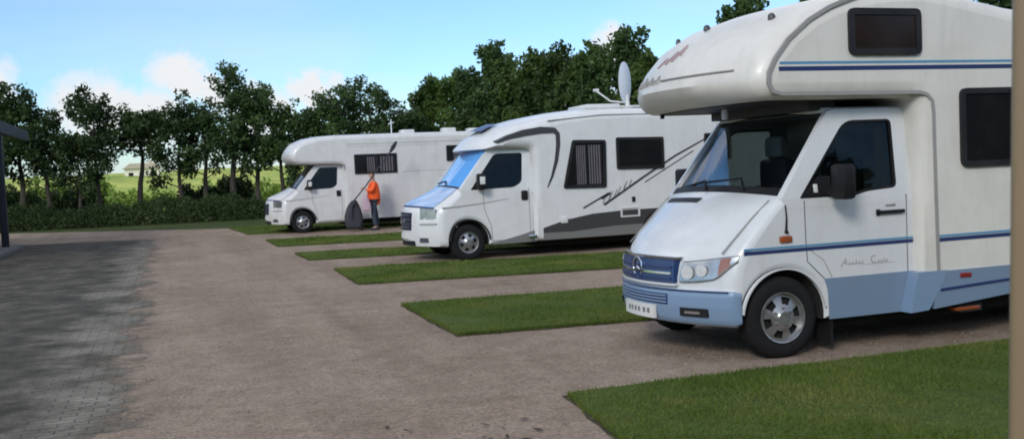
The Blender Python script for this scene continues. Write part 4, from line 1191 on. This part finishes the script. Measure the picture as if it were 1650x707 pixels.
for s, Y in ((-1, CN2), (1, CF2)):
    def sp(d): return Y+s*d
    # dark swoosh moulding over the door, turning down behind it
    b = B(); b.ribbon([(5.86, 2.19), (6.1, 2.27), (6.4, 2.34), (6.75, 2.385), (7.02, 2.375), (7.09, 2.30), (7.09, 2.10), (7.04, 1.80), (6.94, 1.50), (6.84, 1.30)],
                      [.03, .08, .12, .13, .11, .09, .08, .07, .045, .015], sp(.012), sp(-.10), .07); b.make('swoosh_moulding', M['charcoal'], v2, D2c)
    coach_window(v2, [(7.16, 1.26), (8.06, 1.24), (8.08, 2.16), (7.38, 2.18)], Y, s, .06, M['win'], curtain=True, rr=.05)
    coach_window(v2, [(8.30, 1.58), (9.33, 1.56), (9.33, 2.18), (8.30, 2.20)], Y, s, .07, M['win'], rr=.04)
    coach_window(v2, [(10.25, 1.70), (10.85, 1.70), (10.85, 2.22), (10.25, 2.22)], Y, s, .05, M['win'], rr=.04)
    # lower bands: charcoal sweep over a grey band
    b = B(); b.plate([(6.72, .30), (6.72, .50), (7.3, .60), (8.0, .645), (11.85, .66), (11.85, .30)], sp(.010), sp(-.01)); b.make('grey_band', M['grey_band'], v2)
    b = B(); b.plate([(6.72, .44), (6.72, .53), (7.2, .66), (7.75, .745), (8.4, .775), (11.87, .80), (11.87, .52), (8.2, .49), (7.3, .43)], sp(.014), sp(-.01)); b.make('charcoal_sweep', M['charcoal'], v2)
    b = B(); b.plate([(5.74, .275), (5.74, .30), (6.3, .42), (6.58, .49), (6.58, .275)], Y2-.008 if s < 0 else Y2+2.03+.008, Y2+.02 if s < 0 else Y2+2.0); b.make('sill_sweep', M['grey_band'], v2)
    b = B(); b.box(7.08, 7.22, min(sp(.01), sp(.03)), max(sp(.01), sp(.03)), .60, .72, .006); b.make('latch_cover', M['van_white'], v2)
    b = B(); b.box(6.42, 6.58, min(sp(.0), sp(.03)), max(sp(.0), sp(.03)), .34, .42, .01); b.make('step_light', M['chrome'], v2)
    b = B(); b.ribbon([(7.56, .86), (8.10, 1.12)], .035, sp(.003), sp(-.004)); b.ribbon([(8.0, .90), (8.9, 1.42), (9.6, 1.80), (10.3, 2.12)], [.05, .045, .04, .03], sp(.003), sp(-.004))
    b.ribbon([(7.95, 1.02), (8.15, 1.13)], .05, sp(.003), sp(-.004)); b.ribbon([(8.9, 1.30), (10.0, 1.88)], .022, sp(.003), sp(-.004)); b.make('diagonal_stripe', M['charcoal'], v2)
    b = B()
    for k, (x, z) in enumerate(((7.98, .93), (8.12, 1.02), (8.30, 1.10), (8.44, 1.20))):
        b.ribbon([(x, z), (x+.07, z+.14), (x+.10, z+.02), (x+.17, z+.16)], .022, sp(.004), sp(-.004))
    b.make('side_lettering', M['grey_band'], v2)
    b = B(); b.plate([(8.34, .64), (8.76, .64), (8.76, .83), (8.34, .83)], sp(.022), sp(.0), [[(8.38, .67), (8.72, .67), (8.72, .80), (8.38, .80)]]); b.make('locker_frame', M['far_white'], v2)
    b = B(); b.box(8.60, 8.67, min(sp(0), sp(.02)), max(sp(0), sp(.02)), .93, 1.03, .006); b.make('service_lock', M['black'], v2)
    b = B(); b.ribbon([(6.9, 2.56), (8.0, 2.645), (11.7, 2.64)], .014, sp(.004), sp(-.03)); b.make('roof_rail_seam', M['trim_grey'], v2, D2c)
    w = bpy.data.objects.new('wheel', None); c = (9.2, Y-s*.10, .34); w.location = Vector(c)-world_loc(v2); w.parent = v2; COL.objects.link(w); wheel(w, c, .34, .20, s, 1, 6, w=.22)
    b = B(); b.plate(arc(9.2, .34, .41, 0, 180, 20)+[(8.79, .29), (9.61, .29)], sp(.018), sp(.0)); b.make('wheel_arch', M['under'], v2)
# skylight in the roof cap, hatch
b = B(); rows = []
for x, z in ((5.98, 2.335), (6.12, 2.405), (6.28, 2.465)): rows.append([(x, CC2-.5+1.0*k/8, z+.012) for k in range(9)])
b.grid(rows); b.make('roof_skylight', M['navy'], v2, D2c)
b = B(); b.box(8.0, 8.75, 18.5, 19.5, 2.80, 2.90, .03); b.make('roof_hatch', M['far_white'], v2)
b = B(); b.box(7.7, 10.3, 18.2, 18.26, 2.80, 2.84, .01); b.make('roof_rail', M['far_white'], v2)
b = B(); b.box(6.7, 11.7, 18.2, 19.8, .16, .32); b.make('chassis', M['under'], v2)
# satellite dish, nearly edge-on to us: a thing mounted on the roof
dr = root_empty('satellite_dish', (9.15, 19.0, 2.83), 'pale oval satellite dish turned nearly edge-on, on the roof of the middle motorhome', 'satellite dish')
b = B(); b.lathe((9.15, 19.0, 2.82), [(0, .10), (.05, .10), (.07, .05), (.30, .03)], 16, 'z'); b.make('mast', M['far_white'], dr)
b = B(); rows = []
n1 = Vector((cos(radians(122)), sin(radians(122)), .12)).normalized()   # axis of the dish
u1 = n1.cross(Vector((0, 0, 1))).normalized(); w1 = u1.cross(n1)
cc = Vector((9.17, 19.0, 3.36)); 
n1 = Vector((-.80, .60, .0)).normalized(); u1 = Vector((.60, .80, 0)); w1 = Vector((0, 0, 1))
n1 = Vector((-cos(radians(44)), -sin(radians(2)), 0)).normalized(); n1 = Vector((-cos(radians(50)), sin(radians(50)), 0)); u1 = Vector((sin(radians(50)), cos(radians(50)), 0))
# 22 degrees off the line of sight
for sgn in (0, 1):
    rows = []
    for k in range(7):
        r = k/6
        rows.append([cc+u1*(.30*r*cos(t))+w1*(.44*r*sin(t))+n1*(.07*r*r-.012*sgn) for t in [2*pi*j/28 for j in range(28)]] if k else [cc+n1*(-.012*sgn)+u1*(.001*cos(2*pi*j/28))+w1*(.001*sin(2*pi*j/28)) for j in range(28)])
    b.grid(rows, True)
b.make('reflector', M['dish'], dr)
b = B(); b.tube([(9.15, 19.0, 2.94), (8.85, 19.2, 3.0), (8.62, 19.35, 3.22)], .018, 6); b.lathe((8.60, 19.36, 3.24), [(-.05, .03), (.06, .035)], 10, 'x'); b.make('feed_arm', M['far_white'], dr)

# ================================================================== MOTORHOME 3 (farthest, alcove)
Y3 = 31.05
v3 = root_empty('motorhome', (3.0, 32.1, 0), 'farthest motorhome, plain white long body with overcab alcove, behind the person in orange', 'motorhome', 'motorhomes parked side by side in the bays')
nose_cab(v3, -1.42, Y3, 2.03, M['far_white'], M['far_white'], M['win'], False)
CN3, CF3 = 30.93, 33.2; CC3 = (CN3+CF3)/2; CH3 = 1.135
coach3 = [(5.16, .34), (10.2, .34), (10.25, .5), (10.27, 1.6), (10.2, 2.78), (10.05, 2.90), (9.8, 2.93), (7, 2.94), (5, 2.93), (4.5, 2.90), (4.12, 2.83), (3.84, 2.71), (3.70, 2.57), (3.62, 2.44), (3.60, 2.32), (3.65, 2.21), (3.76, 2.13), (4.2, 2.075), (4.9, 2.06), (5.1, 2.05), (5.16, 2.0), (5.16, 1.2)]
def D3c(co):
    x, y, z = co; t2 = min(1, ((y-CC3)/CH3)**2); w = 1-smoothstep((x-3.6)/1.3)
    return Vector((x-.16*(1-t2)*w*(1 if z > 2 else 0), y, z+.06*(1-t2)*smoothstep((z-2.45)/.35)))
b = B(); extrude_profile(b, coach3, CN3, CF3, .12, 4, 10, 0, lambda p, q: 1 if (p[1]+q[1])/2 < .35 else 0)
b.make('coach_body', [M['far_white'], M['under']], v3, D3c, 40)
for s, Y in ((-1, CN3), (1, CF3)):
    def sp(d): return Y+s*d
    coach_window(v3, [(5.50, 1.73), (6.84, 1.73), (6.84, 2.34), (5.50, 2.34)], Y, s, .05, M['win'], curtain=True, mullion=True, rr=.02)
    coach_window(v3, [(8.46, 2.02), (9.2, 2.02), (9.2, 2.52), (8.46, 2.52)], Y, s, .05, M['win'], curtain=True, rr=.03)
    b = B(); b.ribbon([(5.3, 2.66), (10.15, 2.66)], .018, sp(.003), sp(-.004)); b.ribbon([(5.3, 2.58), (8.2, 2.58)], .010, sp(.003), sp(-.004)); b.ribbon([(7.0, 1.75), (10.15, 1.75)], .012, sp(.003), sp(-.004)); b.make('body_crease', M['trim_grey'], v3)
    b = B(); b.ribbon([(3.75, 2.14), (5.0, 2.095), (5.18, 2.05), (5.2, 1.9)], .035, sp(.004), sp(-.02)); b.make('edge_moulding', M['trim_grey'], v3, D3c)
    b = B(); b.plate([(5.28, .345), (10.2, .345), (10.2, .56), (5.28, .56)], sp(.008), sp(-.01)); b.make('skirt', M['grey_band'] if False else M['far_white'], v3)
    w = bpy.data.objects.new('wheel', None); c = (8.1, Y-s*.10, .34); w.location = Vector(c)-world_loc(v3); w.parent = v3; COL.objects.link(w); wheel(w, c, .34, .20, s, 1, 6, w=.22)
    b = B(); b.plate(arc(8.1, .34, .41, 2, 178, 20)+[(7.69, .355), (8.51, .355)], sp(.012), sp(.0)); b.make('wheel_arch', M['under'], v3)
for x, y, hh in ((7.4, 31.8, .14), (8.9, 32.2, .18), (9.6, 31.6, .12)):
    b = B(); b.box(x-.22, x+.22, y-.22, y+.22, 2.9, 2.95+hh, .04); b.make('roof_vent', M['far_white'], v3)
b = B(); b.tube([(6.95, 32.0, 2.9), (6.95, 32.0, 3.45)], .018, 8); b.tube([(6.85, 32.0, 3.3), (7.05, 32.0, 3.36)], .012, 6); b.make('roof_antenna', M['dish'], v3)
b = B(); b.box(5.2, 10, 31.3, 32.8, .18, .36); b.make('chassis', M['under'], v3)

# ================================================================== PERSON in the orange jacket
def skin_mesh(name, joints, edges, mat, parent, sub=2, root=0):
    me = bpy.data.meshes.new(name)
    off = world_loc(parent)
    me.from_pydata([tuple(Vector(j[0])-off) for j in joints], edges, []); me.materials.append(mat)
    o = put(bpy.data.objects.new(name, me), parent)
    m = o.modifiers.new('skin', 'SKIN'); m.use_smooth_shade = True
    for i, j in enumerate(joints):
        r = j[1] if isinstance(j[1], tuple) else (j[1], j[1])
        me.skin_vertices[0].data[i].radius = r
        me.skin_vertices[0].data[i].use_root = (i == root)
    s = o.modifiers.new('sub', 'SUBSURF'); s.levels = sub; s.render_levels = sub
    return o
PX, PY = 5.90, 30.25
pe = root_empty('person', (PX, PY, 0), 'person in bright orange jacket and dark trousers by the farthest motorhome, holding a long pole', 'person')
def q(x, y, z): return (PX+x, PY+y, z)
# faces -X / slightly towards the camera, near arm forward and raised on the pole
J = [(q(0, 0, .93), (.15, .12)), (q(.01, 0, 1.12), (.13, .10)), (q(.02, 0, 1.34), (.17, .11)), (q(.02, 0, 1.47), (.075, .07)), (q(.01, 0, 1.55), .055), (q(0, 0, 1.63), (.085, .09)), (q(-.005, 0, 1.72), (.09, .095)), (q(.0, 0, 1.79), .06),
     (q(.02, -.19, 1.42), .055), (q(-.10, -.26, 1.20), .045), (q(-.28, -.22, 1.27), .032),
     (q(.02, .19, 1.42), .055), (q(.03, .26, 1.15), .042), (q(-.06, .27, .94), .032),
     (q(0, -.10, .88), .085), (q(-.04, -.12, .50), .062), (q(.02, -.12, .10), .042), (q(-.12, -.13, .045), .035),
     (q(0, .10, .88), .085), (q(.08, .12, .50), .062), (q(.12, .12, .10), .042), (q(0, .13, .045), .035)]
E_ = [(0, 1), (1, 2), (2, 3), (3, 4), (4, 5), (5, 6), (6, 7), (2, 8), (8, 9), (9, 10), (2, 11), (11, 12), (12, 13), (0, 14), (14, 15), (15, 16), (16, 17), (0, 18), (18, 19), (19, 20), (20, 21)]
body_o = skin_mesh('body', J, E_, M['skin'], pe)
# fingers: short chains rooted in the palms
def hand(c, d, up, side):
    c, d, up = Vector(c), Vector(d).normalized(), Vector(up).normalized(); w = d.cross(up)
    js, es = [(c-d*.02, (.016, .032)), (c+d*.05, (.014, .036))], [(0, 1)]
    for k in range(4):
        a = c+d*.06+w*(.026-.0175*k); l = (.034, .040, .038, .030)[k]; i = len(js)
        js += [(a, .009), (a+d*l-up*.008, .0085), (a+d*l*1.3-up*.038, .0075)]; es += [(1, i), (i, i+1), (i+1, i+2)]
    i = len(js); a = c+d*.01+w*.034*side
    js += [(a, .010), (a+d*.03+w*.018*side-up*.012, .009), (a+d*.055+w*.012*side-up*.03, .008)]; es += [(0, i), (i, i+1), (i+1, i+2)]
    skin_mesh('hand', js, es, M['skin'], body_o, 1)
hand(q(-.31, -.21, 1.285), (-1, .1, .25), (.2, 0, 1), 1); hand(q(-.075, .275, .90), (-.2, 0, -1), (-1, 0, .2), -1)
# face
b = B(); hx, hy, hz = q(-.012, 0, 1.70)
b.tube([(hx-.088, hy, hz+.03), (hx-.112, hy, hz-.005), (hx-.092, hy, hz-.015)], [.008, .014, .008], 6); b.make('nose', M['skin'], body_o)
for s in (-1, 1):
    b = B(); b.lathe((hx-.085, hy+s*.034, hz+.022), [(-.008, .002), (-.005, .010), (.004, .011)], 10, 'x'); b.make('eye', M['hair'], body_o)
    b = B(); b.tube([(hx+.01, hy+s*.085, hz+.03), (hx+.018, hy+s*.095, hz+.005), (hx+.008, hy+s*.086, hz-.02)], .010, 6); b.make('ear', M['skin'], body_o)
b = B(); b.tube([(hx-.082, hy-.022, hz-.045), (hx-.091, hy, hz-.047), (hx-.082, hy+.022, hz-.045)], .006, 5); b.make('mouth', M['indicator'], body_o)
b = B(); rows = []
for k in range(8):
    ph = radians(90-14*k); rows.append([(hx+.015+(.105*cos(ph)+.003)*cos(t)*(1 if cos(t) > -.2 or k < 4 else .75), hy+.105*cos(ph)*sin(t), hz+.035+.105*sin(ph)) for t in [2*pi*j/20 for j in range(20)]])
b.grid(rows, True); b.make('hair', M['hair'], pe)
# jacket: torso plus sleeves, open pale lining to the front
JJ = [(q(.02, 0, .72), (.235, .18)), (q(.02, 0, 1.02), (.225, .17)), (q(.03, 0, 1.32), (.23, .16)), (q(.03, 0, 1.47), (.12, .11)),
      (q(.02, -.21, 1.42), .078), (q(-.09, -.28, 1.20), .066), (q(-.24, -.235, 1.26), .052), (q(.02, .21, 1.42), .078), (q(.03, .28, 1.15), .064), (q(-.04, .275, .98), .052)]
skin_mesh('jacket', JJ, [(0, 1), (1, 2), (2, 3), (2, 4), (4, 5), (5, 6), (2, 7), (7, 8), (8, 9)], M['orange'], pe)
TT = [(q(0, 0, .96), (.155, .13)), (q(0, -.10, .86), .10), (q(-.04, -.12, .50), .082), (q(.02, -.12, .11), .066), (q(0, .10, .86), .10), (q(.08, .12, .50), .082), (q(.12, .12, .11), .066)]
skin_mesh('trousers', TT, [(0, 1), (1, 2), (2, 3), (0, 4), (4, 5), (5, 6)], M['denim'], pe)
for x, y in ((-.03, -.12), (.07, .12)):
    b = B(); b.box(PX+x-.14, PX+x+.11, PY+y-.05, PY+y+.05, .005, .09, .03); b.make('shoe', M['bag'], pe)
# pale carrier bag held against the front, dark wheeled bag on the grass, long pole
cbg = root_empty('carrier_bag', (5.62, 30.05, .55), 'pale pink bag held against the front of the orange jacket', 'bag')
b = B(); extrude_profile(b, rpoly([(5.50, .62), (5.72, .58), (5.76, .80), (5.68, 1.04), (5.58, 1.06), (5.51, .90)], .05, 3), 29.90, 30.06, .05, 3, 3); b.make('pouch', M['pink'], cbg)
b = B(); b.tube([(5.58, 29.98, 1.04), (5.60, 30.0, 1.26), (5.66, 29.98, 1.04)], .010, 5); b.make('handle', M['pink'], cbg)
bg = root_empty('large_bag', (5.28, 30.3, .04), 'large rounded dark bag standing on the grass left of the person', 'bag')
b = B(); extrude_profile(b, rpoly([(5.04, .09), (5.48, .06), (5.57, .34), (5.50, .70), (5.37, .97), (5.24, .93), (5.09, .74), (5.00, .42)], .12, 4), 30.12, 30.46, .10, 4, 4); b.make('pouch', M['bag'], bg, smooth=60)
b = B(); b.tube([(5.30, 30.12, .90), (5.20, 30.08, .70), (5.22, 30.10, .40)], .02, 6); b.make('strap', M['wood_dark'], bg)
for y in (30.18, 30.44):
    b = B(); b.lathe((5.5, y, .09), [(-.02, .05), (-.015, .06), (.015, .06), (.02, .05)], 16); b.make('bag_wheel', M['black'], bg)
po = root_empty('long_pole', (5.14, 29.98, .80), 'long dark pole slanting up from the large bag past the person to above the window', 'pole')
b = B(); b.tube([(5.14, 29.99, .80), (5.59, 30.0, 1.30), (6.12, 30.02, 1.95), (6.50, 30.04, 2.42)], [.022, .020, .022, .020], 8); b.make('shaft', M['bag'], po)
b = B(); b.tube([(6.46, 30.04, 2.36), (6.55, 30.04, 2.50), (6.66, 30.04, 2.66)], [.04, .07, .04], 8); b.make('rolled_tip', M['wood_dark'], po)

# ================================================================== CAMERA, SKY, SUN
cam_d = bpy.data.cameras.new('camera'); cam = bpy.data.objects.new('camera', cam_d); COL.objects.link(cam)
R = Matrix(((0.9445560819458206, 0.058797402000450597, -0.32304283551435975), (-0.32527000832862396, 0.033113072919941, -0.9450412404142453), (-0.04486902875098936, 0.9977205971211559, 0.050402185856833745)))
cam.matrix_world = Matrix.Translation((0, 0, 1.68)) @ R.transposed().inverted().to_4x4() if False else Matrix.Translation((0, 0, 1.68)) @ R.to_4x4()
cam_d.sensor_width = 36; cam_d.lens = 35.18; cam_d.clip_start = .05; cam_d.clip_end = 5000
cam_d.dof.use_dof = True; cam_d.dof.focus_distance = 14; cam_d.dof.aperture_fstop = 11
scene.camera = cam

SUN_EL, SUN_AZ = 30, 222       # azimuth from +Y towards +X
w = bpy.data.worlds.new('World'); scene.world = w; w.use_nodes = True
nt = w.node_tree
for n in list(nt.nodes): nt.nodes.remove(n)
out = nt.nodes.new('ShaderNodeOutputWorld'); bg_ = nt.nodes.new('ShaderNodeBackground')
sky = nt.nodes.new('ShaderNodeTexSky'); sky.sky_type = 'NISHITA'; sky.sun_disc = False
sky.sun_elevation = radians(SUN_EL); sky.sun_rotation = radians(SUN_AZ); sky.air_density = 1.0; sky.dust_density = .6; sky.ozone_density = 2.0
tc = nt.nodes.new('ShaderNodeTexCoord')
mp = nt.nodes.new('ShaderNodeMapping'); mp.inputs['Scale'].default_value = (1, 1, 3.2)
nt.links.new(tc.outputs['Generated'], mp.inputs[0])
n1 = noise(nt, 3.1, 7, .55, vec=mp.outputs[0]); n1.inputs['Distortion'].default_value = .3
r1 = ramp(nt, [(.45, (0, 0, 0)), (.66, (1, 1, 1))]); nt.links.new(n1.outputs[0], r1.inputs[0])
sp_ = nt.nodes.new('ShaderNodeSeparateXYZ'); nt.links.new(tc.outputs['Generated'], sp_.inputs[0])
band = ramp(nt, [(0, (.8, .8, .8)), (.06, (.65, .65, .65)), (.11, (.25, .25, .25)), (.16, (.12, .12, .12)), (.26, (.75, .75, .75)), (.6, (.9, .9, .9))]); nt.links.new(sp_.outputs[2], band.inputs[0])
mu = nt.nodes.new('ShaderNodeMath'); mu.operation = 'MULTIPLY'; nt.links.new(r1.outputs[0], mu.inputs[0]); nt.links.new(band.outputs[0], mu.inputs[1])
tint = mixc(nt, 1.0, sky.outputs[0], (.52, .66, .80), 'MULTIPLY')
# cumulus puffs low over the far trees: soft noise broken round a few directions
def puff(dx, dy, dz, rad):
    v = nt.nodes.new('ShaderNodeVectorMath'); v.operation = 'DISTANCE'; v.inputs[1].default_value = (dx, dy, dz)
    n = noise(nt, 22, 5, .6, vec=tc.outputs['Generated'])
    vm = nt.nodes.new('ShaderNodeVectorMath'); vm.operation = 'MULTIPLY_ADD'; vm.inputs[1].default_value = (.07, .07, .07)
    nt.links.new(n.outputs[1], vm.inputs[0]); ad2 = nt.nodes.new('ShaderNodeVectorMath'); ad2.operation = 'ADD'; ad2.inputs[1].default_value = (-.035, -.035, -.035)
    nt.links.new(tc.outputs['Generated'], ad2.inputs[0]); nt.links.new(ad2.outputs[0], vm.inputs[2]); nt.links.new(vm.outputs[0], v.inputs[0])
    m = nt.nodes.new('ShaderNodeMapRange'); m.inputs[1].default_value = rad; m.inputs[2].default_value = rad*.45; m.interpolation_type = 'SMOOTHSTEP'
    nt.links.new(v.outputs['Value'], m.inputs[0]); return m.outputs[0]
acc = mu.outputs[0]
for a in ((.020, .994, .100, .034), (.045, .994, .088, .026), (-.055, .996, .070, .05), (-.02, .996, .062, .045), (.137, .987, .082, .030), (.09, .99, .065, .04), (-.16, .985, .09, .05), (.42, .90, .115, .03)):
    mm = nt.nodes.new('ShaderNodeMath'); mm.operation = 'MAXIMUM'; nt.links.new(acc, mm.inputs[0]); nt.links.new(puff(*a), mm.inputs[1]); acc = mm.outputs[0]
hz = ramp(nt, [(0, (3.8, 3.95, 4.1)), (.18, (4.1, 4.15, 4.25)), (.32, (9.6, 9.2, 8.7))]); nt.links.new(sp_.outputs[2], hz.inputs[0])
cl = mixc(nt, acc, tint, hz.outputs[0])
nt.links.new(cl, bg_.inputs[0]); bg_.inputs[1].default_value = .13; nt.links.new(bg_.outputs[0], out.inputs[0])

sl = bpy.data.lights.new('sun', 'SUN'); sl.energy = 1.0; sl.angle = radians(14); sl.color = (1, .95, .88)
so = bpy.data.objects.new('sun', sl); COL.objects.link(so)
az, el = radians(SUN_AZ), radians(SUN_EL)
dirv = Vector((sin(az)*cos(el), cos(az)*cos(el), sin(el)))
so.rotation_euler = dirv.to_track_quat('Z', 'Y').to_euler()

scene.view_settings.view_transform = 'Standard'; scene.view_settings.look = 'None'
scene.view_settings.gamma = 1; scene.view_settings.exposure = 0.75
scene.render.engine = 'CYCLES'
scene.cycles.max_bounces = 8; scene.cycles.transparent_max_bounces = 16
scene.cycles.filter_width = 1.9
scene.cycles.use_denoising = True
